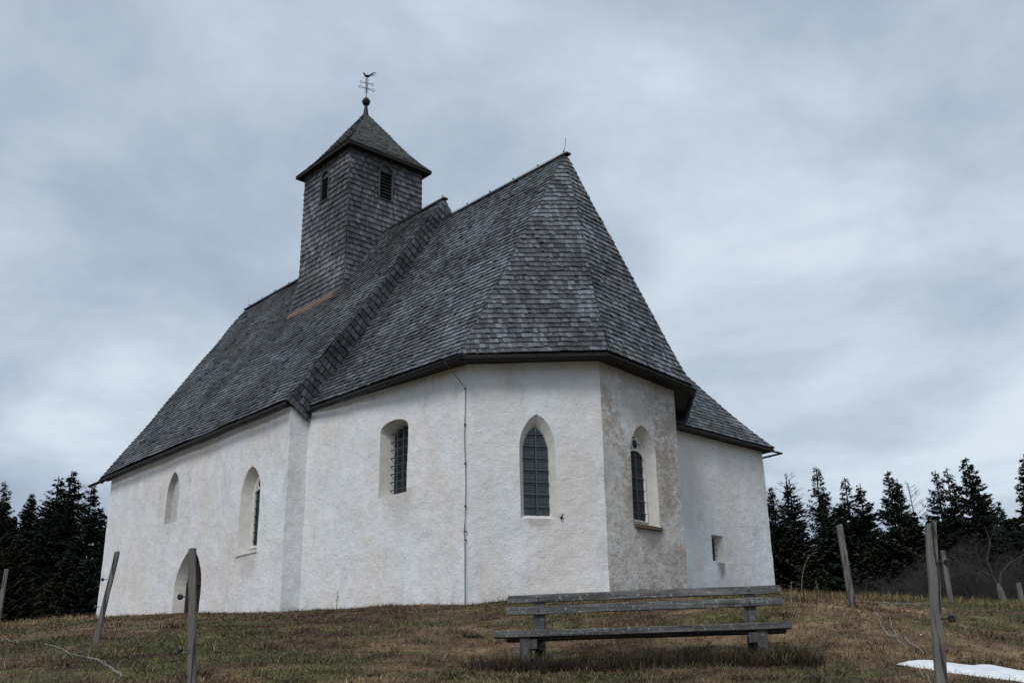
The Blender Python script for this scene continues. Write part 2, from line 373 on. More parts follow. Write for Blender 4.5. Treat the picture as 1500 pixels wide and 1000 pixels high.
# ------------------------------------------------------------------ church frame
O2 = np.array([2.906, 23.608]); TH = R_(42.769)
Uv = Vector((math.sin(TH), -math.cos(TH), 0)); Vv = Vector((math.cos(TH), math.sin(TH), 0)); Zv = Vector((0,0,1)); OO = Vector((O2[0], O2[1], 0))
def W(u, v, z): return OO+Uv*u+Vv*v+Zv*z
w, b2_, dA, E_, WW, wnv = 3.957, 1.301, 1.47, 7.264, 18.136, 4.836
o_, on = .413, .195; dD = 2.40
zA, zB, zC, zD, zE = 7.454, 7.713, 7.515, 7.45, 7.61; ZR = 14.255; ZEN = 7.664; ZRN = 14.956; UR = -2.054
church = empty('church', W(-9, 0, 2.4))
tag(church, 'old white limewashed church with grey wooden shingle roofs and square shingled tower', 'church')

# ---- window outlines, local x to the right seen from outside, z up
def lancet(xc, wd, z0, zs, zt, n=7):
    h = wd/2; pts = [(xc-h, z0), (xc-h, zs)]
    for i in range(1, n):
        t = i/n; pts.append((xc-h+h*(1-math.cos(t*math.pi/2))**1.05*1.0, zs+(zt-zs)*math.sin(t*math.pi/2)**.92))
    pts[2:] = [(xc-h*math.cos(t*math.pi/2)**.62 if t < 1 else xc, zs+(zt-zs)*t) for t in [i/n for i in range(1, n)]]
    left = pts[:]; pts.append((xc, zt)); pts += [(2*xc-x, z) for x, z in left[::-1]]
    return pts
def segarch(xc, wd, z0, zs, zt, n=8):
    h = wd/2
    return [(xc-h, z0)]+[(xc-h*math.cos(math.pi*i/n), zs+(zt-zs)*math.sin(math.pi*i/n)) for i in range(n+1)]+[(xc+h, z0)]
def rect(xc, wd, z0, z1): h = wd/2; return [(xc-h,z0),(xc-h,z1),(xc+h,z1),(xc+h,z0)]
class Frame:
    def __init__(s, org, x, nrm): s.o = Vector(org); s.x = Vector(x); s.n = Vector(nrm)
    def p(s, x, z, d=0): return s.o+s.x*x+Zv*z-s.n*d          # d = depth behind the wall face
FS = Frame(W(0,-wnv,0), Uv, -Vv); Uc = (Uv*(E_-dA)+Vv*(4.30-w)).normalized(); FC = Frame(W(-dA,-w,0)+Uc*dA, Uc, Uc.cross(Zv).normalized()); FE = Frame(W(0,0,0), Vv, Uv); FX = Frame(W(-1.327,0,0), Vv, Uv)
pA, pB = W(-dA,-w,0), W(0,-b2_,0); tAB = (pB-pA).normalized(); nAB = tAB.cross(Zv).normalized(); FA = Frame(pA, tAB, nAB)
def cutter(fr, outer, inner, depth, flare=.15):
    """closed solid lofted from the outer outline at the wall face to the inner one at its depth"""
    n = len(outer); k = flare/depth
    ext = [(o[0]+(o[0]-i[0])*k, o[1]+(o[1]-i[1])*k) for o, i in zip(outer, inner)]
    vs = [fr.p(x,z,-flare) for x,z in ext]+[fr.p(x,z,depth) for x,z in inner]
    fs = [tuple(range(n)), tuple(range(2*n-1, n-1, -1))]+[(i, i+n, (i+1)%n+n, (i+1)%n) for i in range(n)]
    me = bpy.data.meshes.new('cut'); me.from_pydata([tuple(v) for v in vs], [], fs)
    import bmesh; bm = bmesh.new(); bm.from_mesh(me); bmesh.ops.recalc_face_normals(bm, faces=bm.faces); bm.to_mesh(me); bm.free()
    return me
def wall_solid(name, foot, z0, z1s, cutters, parent, step=.11, coarse=(), worn_edges=(), seed=0):
    """closed prism on the footprint (list of (u,v)), dense uneven faces, openings cut out of it"""
    ring = []; mats = []; n = len(foot)
    for i in range(n):
        a, b = Vector(foot[i]), Vector(foot[(i+1)%n]); L = (b-a).length; s = 1.2 if i in coarse else step; k = max(1, int(L/s))
        for j in range(k): t = j/k; ring.append((a.lerp(b, t), z1s[i]*(1-t)+z1s[(i+1)%n]*t)); mats.append(1 if i in worn_edges else 0)
    nz = int((max(z1s)-z0)/step); vs = []; fs = []; mi = []; m = len(ring)
    for r in range(nz+1):
        for p, zt in ring:
            z = z0+(zt-z0)*r/nz; P = W(p.x, p.y, z)
            vs.append(P)
    cen = sum((Vector((W(*f,0).x, W(*f,0).y)) for f in foot), Vector((0,0)))/n
    out = []
    for i, P in enumerate(vs):
        q = Vector((P.x, P.y, P.z+seed*30))
        d1 = noise.noise(q*.55)*.030+noise.noise(q*1.6)*.016+noise.noise(q*4.2)*.008
        dx = noise.noise(q*1.1+Vector((50,0,0)))*.012
        h = Vector((P.x-cen.x, P.y-cen.y)).normalized()
        out.append((P.x+h.x*d1-h.y*dx, P.y+h.y*d1+h.x*dx, P.z))
    for r in range(nz):
        for k in range(m): fs.append((r*m+k, r*m+(k+1)%m, (r+1)*m+(k+1)%m, (r+1)*m+k)); mi.append(mats[k])
    fs.append(tuple(range(m))[::-1]); mi.append(0); fs.append(tuple(nz*m+k for k in range(m))); mi.append(0)
    me = bpy.data.meshes.new(name); me.from_pydata(out, [], fs); me.polygons.foreach_set('material_index', mi)
    import bmesh; bm = bmesh.new(); bm.from_mesh(me); bmesh.ops.recalc_face_normals(bm, faces=bm.faces); bm.to_mesh(me); bm.free()
    ob = bpy.data.objects.new(name, me); COL.objects.link(ob)
    me.materials.append(M_plaster); me.materials.append(M_plaster_worn)
    tmp = []
    for c in cutters:
        c.materials.append(M_grey if c is cut['blind'] else M_stone)
        co = bpy.data.objects.new('cut', c); COL.objects.link(co); tmp.append(co)
        md = ob.modifiers.new('b', 'BOOLEAN'); md.operation = 'DIFFERENCE'; md.object = co; md.solver = 'EXACT'; md.material_mode = 'TRANSFER'
    if tmp:
        dg = bpy.context.evaluated_depsgraph_get(); nm = bpy.data.meshes.new_from_object(ob.evaluated_get(dg))
        ob.modifiers.clear(); ob.data = nm; nm.name = name
        for t_ in tmp: bpy.data.objects.remove(t_)
    ob.parent = parent; ob.matrix_parent_inverse = Matrix.Translation(parent.location).inverted()
    return ob

# openings
OP = {}
OP['blind'] = (FS, lancet(-13.52,.78,5.52,6.35,7.0), lancet(-13.52,.76,5.56,6.34,6.97), .16)
OP['nave'] = (FS, lancet(-9.03,.98,4.13,5.62,6.36), lancet(-9.03,.66,4.25,5.56,6.18), .32)
OP['door'] = (FS, lancet(-12.15,1.55,1.6,3.55,4.66), lancet(-12.13,1.36,1.6,3.54,4.56), .30)
OP['chan'] = (FC, segarch(-3.90,.98,4.86,6.38,6.62), segarch(-3.88,.84,4.93,6.30,6.52), .38)
OP['diag'] = (FA, lancet(1.55,.80,4.03,5.55,6.32), lancet(1.55,.56,4.13,5.50,6.08), .20)
OP['east'] = (FE, lancet(.03,.88,4.05,5.68,6.36), lancet(.02,.66,4.16,5.62,6.20), .28)
OP['sacr'] = (FX, rect(4.34,.50,3.76,4.44), rect(4.30,.36,3.84,4.38), .22)
cut = {k: cutter(*v) for k, v in OP.items()}
wall_solid('nave_wall', [(-WW,-wnv),(-E_,-wnv),(-E_,wnv),(-WW,wnv)], 1.2, [7.75]*4, [cut['blind'],cut['nave'],cut['door']], church, coarse=(2,3), seed=0)
wall_solid('chancel_wall', [(-E_-.3,-4.32),(-dA,-w),(0,-b2_),(0,b2_),(-dD,w),(-E_-.3,w)], 1.2, [7.62,7.50,7.70,7.56,7.5,7.6], [cut['chan'],cut['diag'],cut['east']], church, coarse=(4,5), worn_edges=(2,), seed=1)
wall_solid('sacristy_wall', [(-E_-.2,2.6),(-1.327,2.6),(-1.327,6.737),(-E_-.2,6.737)], 1.2, [7.08]*4, [cut['sacr']], church, coarse=(0,3), seed=2)

# ---- glazing, bars, tracery, sills
def inset(pts, d):
    """shrinks an outline by about d toward its middle"""
    xs = [p[0] for p in pts]; zs = [p[1] for p in pts]; xc = (min(xs)+max(xs))/2; zc = (min(zs)+max(zs))/2; hw = (max(xs)-min(xs))/2; hh = (max(zs)-min(zs))/2
    return [(xc+(x-xc)*(1-d/hw), zc+(z-zc)*(1-d/hh)) for x, z in pts]
def panel(mb, fr, pts, d, m=0): mb.poly([fr.p(x,z,d) for x,z in pts][::-1], m)
def band(mb, fr, pts, r, d, closed=True, n=6): mb.tube([fr.p(x,z,d) for x,z in (pts+[pts[0]] if closed else pts)], r, n, cap=not closed)
def half_w(pts, z):
    xs = []
    n = len(pts)
    for i in range(n):
        (x0,z0),(x1,z1) = pts[i], pts[(i+1)%n]
        if (z0-z)*(z1-z) <= 0 and abs(z1-z0) > 1e-6: xs.append(x0+(x1-x0)*(z-z0)/(z1-z0))
    return (min(xs), max(xs)) if xs else None
def glazed_dark(*a, **k_):
    g_ = glazed(*a, **k_); g_.data.materials[0] = M_glass2; return g_
def glazed(fr, inner, depth, nbars, grid_d, stand=.0, cols=1, quarry=.115, light=None, label=None, thick=.016):
    o = MB(); panel(o, fr, light or inner, depth-.012)
    g = o.build('window', M_glass, church)
    if label: g['label'] = label
    pts = light or inner; xs = [p[0] for p in pts]; zs = [p[1] for p in pts]; x0, x1, z0, z1 = min(xs), max(xs), min(zs), max(zs)
    k = MB(); z = z0+quarry
    while z < z1-.03:                      # lead lattice
        h = half_w(pts, z)
        if h: k.tube([fr.p(h[0],z,depth-.02), fr.p((h[0]+h[1])/2+random.uniform(-.005,.005),z+random.uniform(-.004,.004),depth-.02), fr.p(h[1],z,depth-.02)], .0035, 4)
        z += quarry
    nq = max(2, round((x1-x0)/quarry))
    for i in range(1, nq):
        x = x0+(x1-x0)*i/nq; zt = z1
        for j in range(60):
            h = half_w(pts, z1-j*.02)
            if h and h[0] <= x <= h[1]: zt = z1-j*.02; break
        k.tube([fr.p(x,z0,depth-.02), fr.p(x,zt,depth-.02)], .0035, 4)
    k.build('lead_lattice', M_lead, g)
    k = MB()                                # iron bars
    gd = depth-grid_d
    for i in range(nbars):
        z = z0+(z1-z0)*(i+.65)/(nbars+.35); h = half_w(pts, z)
        if h: k.tube([fr.p(h[0]-stand,z,gd), fr.p(h[1]+stand,z,gd)], thick*.62, 6)
    for i in range(cols):
        x = x0+(x1-x0)*(i+1)/(cols+1); 
        zt = z1
        for j in range(60):
            h = half_w(pts, z1-j*.02)
            if h and h[0] <= x <= h[1]: zt = z1-j*.02; break
        k.obox((fr.p(x,(z0+zt)/2,gd+.004)), fr.x, fr.n, Zv, thick*.7, thick*.5, (zt-z0)/2)
    k.build('iron_bars', M_iron, g)
    return g
def stone_frame(fr, inner, depth, g, tracery=True, rad=.04):
    k = MB(); band(k, fr, inset(inner, rad-.015), rad, depth-.03, n=8)
    if tracery:
        xs = [p[0] for p in inner]; zs = [p[1] for p in inner]; xc = (min(xs)+max(xs))/2; hw = (max(xs)-min(xs))/2; zt = max(zs)
        zs_ = zt-.60
        arch = [(xc-hw+.03, zs_)]+[(xc+(hw-.05)*math.sin(a), zs_+.02+.20*math.cos(a)) for a in [(-1.5+3*i/12) for i in range(13)]]+[(xc+hw-.03, zs_)]
        band(k, fr, arch, .028, depth-.05, closed=False)
        k.tube([fr.p(xc+.11*math.cos(a), zt-.25+.13*math.sin(a), depth-.05) for a in [2*math.pi*i/16 for i in range(17)]], .024, 6, cap=False)
        for sx in (-1,1):     # solid spandrels around the oculus
            k.poly([fr.p(x,z,depth-.03) for x,z in ((xc+sx*.05,zs_+.22),(xc+sx*.12,zt-.33),(xc+sx*.13,zt-.18),(xc+sx*(hw-.10),zt-.30),(xc+sx*(hw-.02),zs_+.1),(xc+sx*.2,zs_+.14))][::sx])
    k.build('stone_tracery' if tracery else 'stone_frame', M_stone, g, smooth=True)
f, o1, i1, d1 = OP['diag']; g = glazed(f, i1, d1, 7, .05, quarry=.13, thick=.022, label='tall pointed window with iron bars between two apse corners'); 
f, o1, i1, d1 = OP['east']; g = glazed_dark(f, inset(i1,.05), d1, 7, .05, .0, label='pointed window with tracery in the stained apse wall'); stone_frame(f, i1, d1, g)
k = MB(); x0, x1 = -.40, .50
k.add([f.p(x0,4.14,.24), f.p(x1,4.14,.24), f.p(x1,4.05,-.06), f.p(x0,4.05,-.06), f.p(x0,4.00,.24), f.p(x1,4.00,.24), f.p(x1,3.98,-.06), f.p(x0,3.98,-.06)], [(0,3,2,1),(3,7,6,2),(4,5,6,7),(0,4,7,3),(1,2,6,5)])
k.build('window_sill', M_sill, g)
f, o1, i1, d1 = OP['nave']; g = glazed_dark(f, inset(i1,.10), d1, 8, .045, label='tall lancet window with tracery in the nave wall'); stone_frame(f, i1, d1, g, rad=.065)
k = MB(); k.add([f.p(-9.42,4.25,.30), f.p(-8.60,4.25,.30), f.p(-8.54,4.13,-.03), f.p(-9.56,4.13,-.03), f.p(-9.42,4.1,.30), f.p(-8.60,4.1,.30), f.p(-8.54,4.08,-.03), f.p(-9.56,4.08,-.03)], [(0,3,2,1),(3,7,6,2),(4,5,6,7),(0,4,7,3),(1,2,6,5)]); k.build('window_sill', M_stone, g)
f, o1, i1, d1 = OP['chan']; g = glazed_dark(f, i1, d1, 8, .10, .04, cols=3, thick=.02, quarry=.16, label='round headed window with iron grille in the chancel wall')
f, o1, i1, d1 = OP['sacr']; g = glazed_dark(f, i1, d1, 3, .08, 0, cols=1, quarry=.14, label='small square window in the rear wall on the right')
# sooty run-off below the small window
f, o1, i1, d1 = OP['door']
k = MB(); panel(k, f, i1, d1-.015); dr = k.build('door', M_door, church)
k = MB()
for i in range(1, 7): x = -12.75+1.2*i/7; h = 3.52+(.9 if 2 <= i <= 5 else .5); k.obox(f.p(x,(1.6+h)/2,d1-.03), f.x, f.n, Zv, .006, .012, (h-1.6)/2)
for z in (2.9, 3.7): k.obox(f.p(-12.15,z,d1-.045), f.x, f.n, Zv, .55, .02, .06)
k.build('door_battens', M_door, dr)
k = MB(); k.torus(f.p(-11.75,3.15,d1-.08), f.n, .05, .010); k.build('door_handle', M_black, dr)

# ------------------------------------------------------------------ shingled faces
SHN = 0
def shingles(L, Rf, nrm, expo, wmin, wmax, slope_len, lift=.030, seed=1, skip=None, wav=.028, jb=.009, start=0., end=1., gap=(.002,.007)):
    """L(t), Rf(t): left / right edge of the face from eave (t=0) to ridge (t=1). Returns arrays for one mesh."""
    rng = random.Random(seed); nrm = Vector(nrm).normalized()
    ex = (Rf(0)-L(0)).normalized(); org = L(0)
    V = []; F = []; UV = []
    nrow = int(slope_len/expo)+1
    tt = lambda i: min(1., i/nrow)
    def P(x, t, h):
        t = min(max(t, 0.), 1.); l, r = L(t), Rf(t); xl = (l-org).dot(ex); xr = (r-org).dot(ex); d = xr-xl
        f = (x-xl)/d if abs(d) > 1e-5 else .5
        p = l.lerp(r, min(max(f, -.02), 1.02)); q = p*.55
        return p+nrm*(h+noise.noise(q)*wav)
    for i in range(nrow):
        t0 = tt(i); t1 = min(1., (i+1.45)/nrow)
        if t0 < start or t0 > end: continue
        xl0 = (L(t0)-org).dot(ex); xr0 = (Rf(t0)-org).dot(ex); xl1 = (L(t1)-org).dot(ex); xr1 = (Rf(t1)-org).dot(ex)
        x = min(xl0, xl1)-rng.uniform(0, wmax)
        while x < max(xr0, xr1):
            wd = rng.uniform(wmin, wmax); a, b = x, x+wd-rng.uniform(*gap); x += wd
            a0, b0 = max(a, xl0), min(b, xr0); a1, b1 = max(a, xl1), min(b, xr1)
            if b0-a0 < .008: continue
            if b1 <= a1: m = min(max((a0+b0)/2, min(xl1,xr1)), max(xl1,xr1)); a1 = b1 = m
            if skip and skip((a0+b0)/2, t0): continue
            dt = rng.gauss(0, jb)/slope_len; dt2 = dt+rng.gauss(0, .004)/slope_len
            slip = rng.random() < .018; dt -= (.035/slope_len if slip else 0); dt2 -= (.028/slope_len if slip else 0)
            lf = lift*rng.uniform(.9, 1.12)+(.014 if rng.random() < .07 else 0); lf2 = lf+rng.uniform(-.003,.003)
            bse = len(V)
            V.extend([P(a0,t0+dt,lf), P(b0,t0+dt2,lf2), P(b1,t1,.004), P(a1,t1,.004), P(a0,t0+dt,.001), P(b0,t0+dt2,.001)])
            F.extend([(bse,bse+1,bse+2,bse+3), (bse+4,bse+5,bse+1,bse), (bse+4,bse,bse+3), (bse+5,bse+2,bse+1)])
            ou, ov = rng.uniform(0,50), rng.uniform(0,50); W_ = b0-a0; H_ = expo*1.45
            A=(ou,ov); B=(ou+W_,ov); C=(ou+W_,ov+H_); D=(ou,ov+H_)
            UV.extend([A,B,C,D, A,B,B,A, A,A,D, B,C,B])
    return V, F, UV
def shingle_obj(name, parts, mat, parent):
    V = []; F = []; UV = []
    for v, f, uv in parts:
        b = len(V); V += v; F += [tuple(b+i for i in t) for t in f]; UV += uv
    tot = [len(t) for t in F]; lp = [i for t in F for i in t]
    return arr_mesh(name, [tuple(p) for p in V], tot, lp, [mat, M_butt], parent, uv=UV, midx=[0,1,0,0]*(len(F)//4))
def edge(a, b, nrm=None, sag=0.):
    a, b = Vector(a), Vector(b)
    if not sag: return lambda t: a.lerp(b, t)
    return lambda t: a.lerp(b, t)-Vector(nrm)*sag*math.sin(math.pi*min(1, t*1.0))*(1-t)*1.6
def nrm3(a, b, c): return (Vector(b)-Vector(a)).cross(Vector(c)-Vector(a)).normalized()

ua, vb = -1.47+.41*.414, 1.301+.41*.414   # eave corners (overhang mitred)
ua = -dA+.20; vb = b2_+.16
Ae, Be, Ce, De = W(ua,-(w+o_),zA), W(o_,-vb,zB), W(o_,vb,zC), W(-dD+.20,w+o_,zD)
Es, En = W(-E_,-(w+o_),zE), W(-E_,w+o_,zE); PK = W(UR,0,ZR); RJ = W(-E_,0,ZR)
faces = [(Es,Ae,PK,RJ),(Ae,Be,PK,PK),(Be,Ce,PK,PK),(Ce,De,PK,PK),(De,En,RJ,PK)]
parts = []
SAG = .10
def hipedge(a, b):            # shared hip / verge line: slight hollow vertically so both sides agree
    a, b = Vector(a), Vector(b)
    return lambda t: a.lerp(b, t)-Zv*SAG*1.5*math.sin(math.pi*t)*(1-t)
for i, (a, b, c, d) in enumerate(faces):
    n_ = nrm3(a, b, c if c != b else d); sl = (((a+b)/2)-((c+d)/2)).length
    parts.append(shingles(hipedge(a, d), hipedge(b, c), n_, .168, .06, .145, sl, seed=10+i, lift=.040))
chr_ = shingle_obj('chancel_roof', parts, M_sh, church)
NSs, NSe = W(-WW-.41,-(wnv+on),ZEN), W(-E_+.06,-(wnv+on),ZEN); NR0, NR1 = W(-WW-1.05,0,ZRN), W(-E_+.06,0,ZRN)
NNs, NNe = W(-WW-.41,wnv+on,ZEN), W(-E_+.06,wnv+on,ZEN)
parts = [shingles(hipedge(NSs,NR0), hipedge(NSe,NR1), nrm3(NSs,NSe,NR1), .170, .06, .15, 8.87, seed=31, wav=.06, lift=.040),
         shingles(hipedge(NNe,NR1), hipedge(NNs,NR0), nrm3(NNe,NNs,NR0), .200, .12, .22, 8.87, seed=32, wav=.06)]
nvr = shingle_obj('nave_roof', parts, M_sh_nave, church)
# shingled band closing the nave gable above the chancel roof: courses run up along the slope
parts = []
for sgn in (-1, 1):
    a = W(-E_+.085, sgn*(wnv+on), ZEN); r = W(-E_+.085, 0, ZRN); sl = (r-a); d_ = sl.normalized()
    perp = (Vv*(-sgn)*.82+Zv*-.57); perp = (perp-d_*perp.dot(d_)).normalized()
    hp = hipedge(a, r)
    def inner(t, hp=hp, perp=perp, sgn=sgn):
        p = hp(t); v = (p-OO).dot(Vv); lim = abs(v)/max(1e-6, abs(perp.dot(Vv))); return p+perp*max(.02, min(.78, lim))
    if sgn < 0: parts.append(shingles(hp, inner, Uv, .225, .12, .18, sl.length, seed=41, lift=.046, wav=.01, gap=(.014,.024)))
    else: parts.append(shingles(inner, hp, Uv, .225, .12, .18, sl.length, seed=42, lift=.046, wav=.01, gap=(.014,.024)))
bnd = shingle_obj('gable_verge_cladding', parts, M_sh_band, church)
# sacristy roof, hipped
zs_ = 7.10; SE0, SEn = W(-1.08,2.2,zs_), W(-1.08,6.98,zs_); hs = 2.9
HP = W(-1.08-hs, 6.98-hs, zs_+1.40*hs); HPs = W(-1.08-hs, 2.2, zs_+1.40*hs); SNw = W(-E_,6.98,zs_); HPw = W(-E_, 6.98-hs, zs_+1.40*hs)
parts = [shingles(hipedge(SE0,HPs), hipedge(SEn,HP), nrm3(SE0,SEn,HP), .170, .07, .15, (HP-SEn-(HP-SEn).project(Vv)).length, seed=51),
         shingles(hipedge(SEn,HP), hipedge(SNw,HPw), nrm3(SEn,SNw,HPw), .20, .12, .2, 5.0, seed=52)]
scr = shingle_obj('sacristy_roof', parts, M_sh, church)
# decks under the shingles, eave boards and soffits
def deck(parent, quads, eaves, z_in, soffit_to):
    k = MB()
    for q_ in quads:
        q_ = [p for i, p in enumerate(q_) if p not in q_[:i]]
        for off in (.045,): 
            m_ = 12
            if len(q_) == 4: a,b,c,d = q_
            else: a,b,c = q_; d = c
            h1, h2 = hipedge(a,d), hipedge(b,c)
            pr = [( h1(j/m_)-Zv*off*1.8, h2(j/m_)-Zv*off*1.8) for j in range(m_+1)]
            for j in range(m_): k.poly([pr[j][0], pr[j][1], pr[j+1][1], pr[j+1][0]])
    for (a, b, ai, bi) in eaves:
        k.poly([a-Zv*.02, a-Zv*.09, b-Zv*.09, b-Zv*.02]); k.poly([a-Zv*.09, ai-Zv*.09, bi-Zv*.09, b-Zv*.09])
    return k.build('roof_boarding', M_dark, parent)
def wi(u, v, z): return W(u, v, z)
deck(chr_, faces, [(Es,Ae,wi(-E_,-w+.05,zE),wi(-dA,-w+.05,zA)),(Ae,Be,wi(-dA,-w+.05,zA),wi(-.05,-b2_,zB)),(Be,Ce,wi(-.05,-b2_,zB),wi(-.05,b2_,zC)),(Ce,De,wi(-.05,b2_,zC),wi(-dD,w-.05,zD)),(De,En,wi(-dD,w-.05,zD),wi(-E_,w-.05,zE))], 0, 0)
gq = [(NSs,NSe,NR1,NR0),(NNe,NNs,NR0,NR1)]
dk = deck(nvr, gq, [(NSs,NSe,wi(-WW-.4,-wnv+.05,ZEN),wi(-E_+.06,-wnv+.05,ZEN)),(NNe,NNs,wi(-E_+.06,wnv-.05,ZEN),wi(-WW-.4,wnv-.05,ZEN))], 0, 0)
k = MB()
for u_, s_ in ((-E_+.055,1),(-WW+.0,-1)):     # gable infills
    k.poly([W(u_,-(wnv+.05),ZEN-.14), W(u_,wnv+.05,ZEN-.14), W(u_,0,ZRN-.22)][::s_])
k.build('gable_boarding', M_dark, nvr)
k = MB(); c0 = hipedge(W(-WW-.41,-(wnv+on),ZEN), NR0); c1 = hipedge(NNs, NR0)   # barge boards on the west verge
for h_ in (c0, c1):
    for j in range(8): k.beam(h_(j/8)-Zv*.14, h_((j+1)/8)-Zv*.14, .03, .17)
k.build('barge_board', M_dark, nvr)
deck(scr, [(SE0,SEn,HP,HPs),(SEn,SNw,HPw,HP)], [(SE0,SEn,wi(-1.4,2.2,zs_),wi(-1.4,6.70,zs_)),(SEn,SNw,wi(-1.4,6.70,zs_),wi(-E_,6.70,zs_))], 0, 0)
k = MB()
k.beam(W(-E_+.1,0,ZR-.01), PK+Zv*-.01+Uv*.14, .16, .05); k.build('ridge_board', M_dark, chr_)
k = MB(); k.beam(NR0+Zv*-.01, NR1-Zv*.01+Uv*.10, .16, .05); k.build('ridge_board', M_dark, nvr)

# gutters: half round troughs hung below the shingle edge
def gutter(parent, pts, r=.062, drop=.10, nin=None, stubs=True):
    k = MB(); pts = [Vector(p) for p in pts]; secs = []
    for i, p in enumerate(pts):
        d = (pts[min(i+1,len(pts)-1)]-pts[max(i-1,0)]).normalized(); x = d.cross(Zv).normalized()
        sec = []
        for a in range(9): t = math.pi+math.pi*a/8; sec.append(p-Zv*drop+x*math.cos(t)*r+Zv*math.sin(t)*r)
        for a in range(9): t = math.pi*2-math.pi*a/8; sec.append(p-Zv*drop+x*math.cos(t)*(r-.007)+Zv*math.sin(t)*(r-.007))
        secs.append(sec)
    n = 18; vs = [v for s in secs for v in s]
    fs = [(i*n+j, i*n+(j+1)%n, (i+1)*n+(j+1)%n, (i+1)*n+j) for i in range(len(secs)-1) for j in range(n)]
    for i in (0, len(secs)-1): fs.append(tuple(i*n+j for j in range(9)))
    k.add(vs, fs)
    for i in range(len(pts)-1):                  # hangers
        L = (pts[i+1]-pts[i]).length; m_ = max(1, int(L/.75)); d = (pts[i+1]-pts[i]).normalized(); x = d.cross(Zv).normalized()
        for j in range(m_):
            c = pts[i].lerp(pts[i+1], (j+.5)/m_)-Zv*drop
            k.tube([c+x*math.cos(math.pi+math.pi*a/8)*(r+.006)+Zv*math.sin(math.pi+math.pi*a/8)*(r+.006) for a in range(9)], .006, 4)
    return k.build('gutter', M_gutter, parent, smooth=False)
go_ = .05
gS = [W(-E_+.03,-(w+o_+go_),zE-.03), W(ua+.30,-(w+o_+go_),zA+.02)]
gutter(chr_, gS, drop=.11)
gutter(chr_, [Ae-Zv*.01+nAB*go_*.5, Be+nAB*go_*.7+Uv*.03, Ce+Uv*go_+Vv*.05, De+Vv*go_-Uv*.1], drop=.12)
gutter(nvr, [NSs-Uv*.75-Vv*go_-Zv*.02, NSe-Vv*go_+Uv*.02-Zv*.02], drop=.12)
gutter(scr, [SE0+Uv*go_, SEn+Uv*(go_+.04)+Vv*.20, SNw+Vv*.20-Zv*.10], drop=.11, r=.045)
# downpipe end hanging at the far apse corner
k = MB(); c = Ce.lerp(De, .16)+Vv*.02
k.tube([c-Zv*.14, c-Zv*.24, c-Zv*.55-Vv*.10-Uv*.06, c-Zv*.85-Vv*.22-Uv*.12], .05, 10)
k.build('downpipe', M_gutter, chr_)

# ------------------------------------------------------------------ tower
tw = MB(); TE, TWd, TN = -10.22, -12.88, 1.44
def tprof(z): f_ = max(0., (14.2-z)/2.0); return .28*f_*f_+.02*max(0,(17-z)/4)
ZT0, ZT1 = 11.9, 17.75
def tc_(su, sv, z, k_=0.): e_ = tprof(z)+k_; return W((TE if su > 0 else TWd)+su*e_, sv*(TN+e_), z)
lv = dict(E=(-.03,.26,16.12,17.12,17.34,'v'), S=(-11.62,.24,16.14,17.02,17.22,'u'))
for (s0, s1, nn) in (((1,-1),(1,1),'E'),((1,1),(-1,1),'N'),((-1,1),(-1,-1),'W'),((-1,-1),(1,-1),'S')):
    zs_l = [ZT0+(ZT1-ZT0)*i/12 for i in range(13)]
    for i in range(12):
        z0_, z1_ = zs_l[i], zs_l[i+1]; a, b, c, d = tc_(*s0,z0_,-.03), tc_(*s1,z0_,-.03), tc_(*s1,z1_,-.03), tc_(*s0,z1_,-.03)
        if nn in lv and z1_ > 16.1 and z0_ < 17.36:
            xc, hw = lv[nn][:2]
            if nn == 'E': fr_ = ((xc-hw)+TN)/(2*TN), ((xc+hw)+TN)/(2*TN)
            else: fr_ = ((xc-hw)-TWd)/(TE-TWd), ((xc+hw)-TWd)/(TE-TWd)
            tw.poly([a, a.lerp(b,fr_[0]), d.lerp(c,fr_[0]), d]); tw.poly([a.lerp(b,fr_[1]), b, c, d.lerp(c,fr_[1])])
        else: tw.poly([a,b,c,d])
tower = tw.build('tower', M_dark, church); tower['label'] = 'square tower clad in grey shingles rising from the nave ridge'
parts = []
def mk_skip(nn, s0, s1):
    xc, hw, za, zb_, zc_, ax = lv[nn]
    def sk(x, t):
        z = ZT0+(ZT1-ZT0)*t
        off = tprof(ZT0)
        lx = (x-TN-off) if nn == 'E' else (x+TWd-off)
        return abs(lx-xc) < hw+.02 and za-.12 < z < zc_+.0
    return sk
for si, (s0, s1, nn, nv) in enumerate((((1,-1),(1,1),'E',Uv),((1,1),(-1,1),'N',Vv),((-1,1),(-1,-1),'W',-Uv),((-1,-1),(1,-1),'S',-Vv))):
    parts.append(shingles(lambda t, s=s0: tc_(*s, ZT0+(ZT1-ZT0)*t), lambda t, s=s1: tc_(*s, ZT0+(ZT1-ZT0)*t), nv, .192, .08, .15, ZT1-ZT0, seed=61+si, lift=.046, jb=.008, wav=.015,
                          skip=mk_skip(nn,s0,s1) if nn in lv else None))
shingle_obj('tower_shingle_cladding', parts, M_sh_tower, tower)
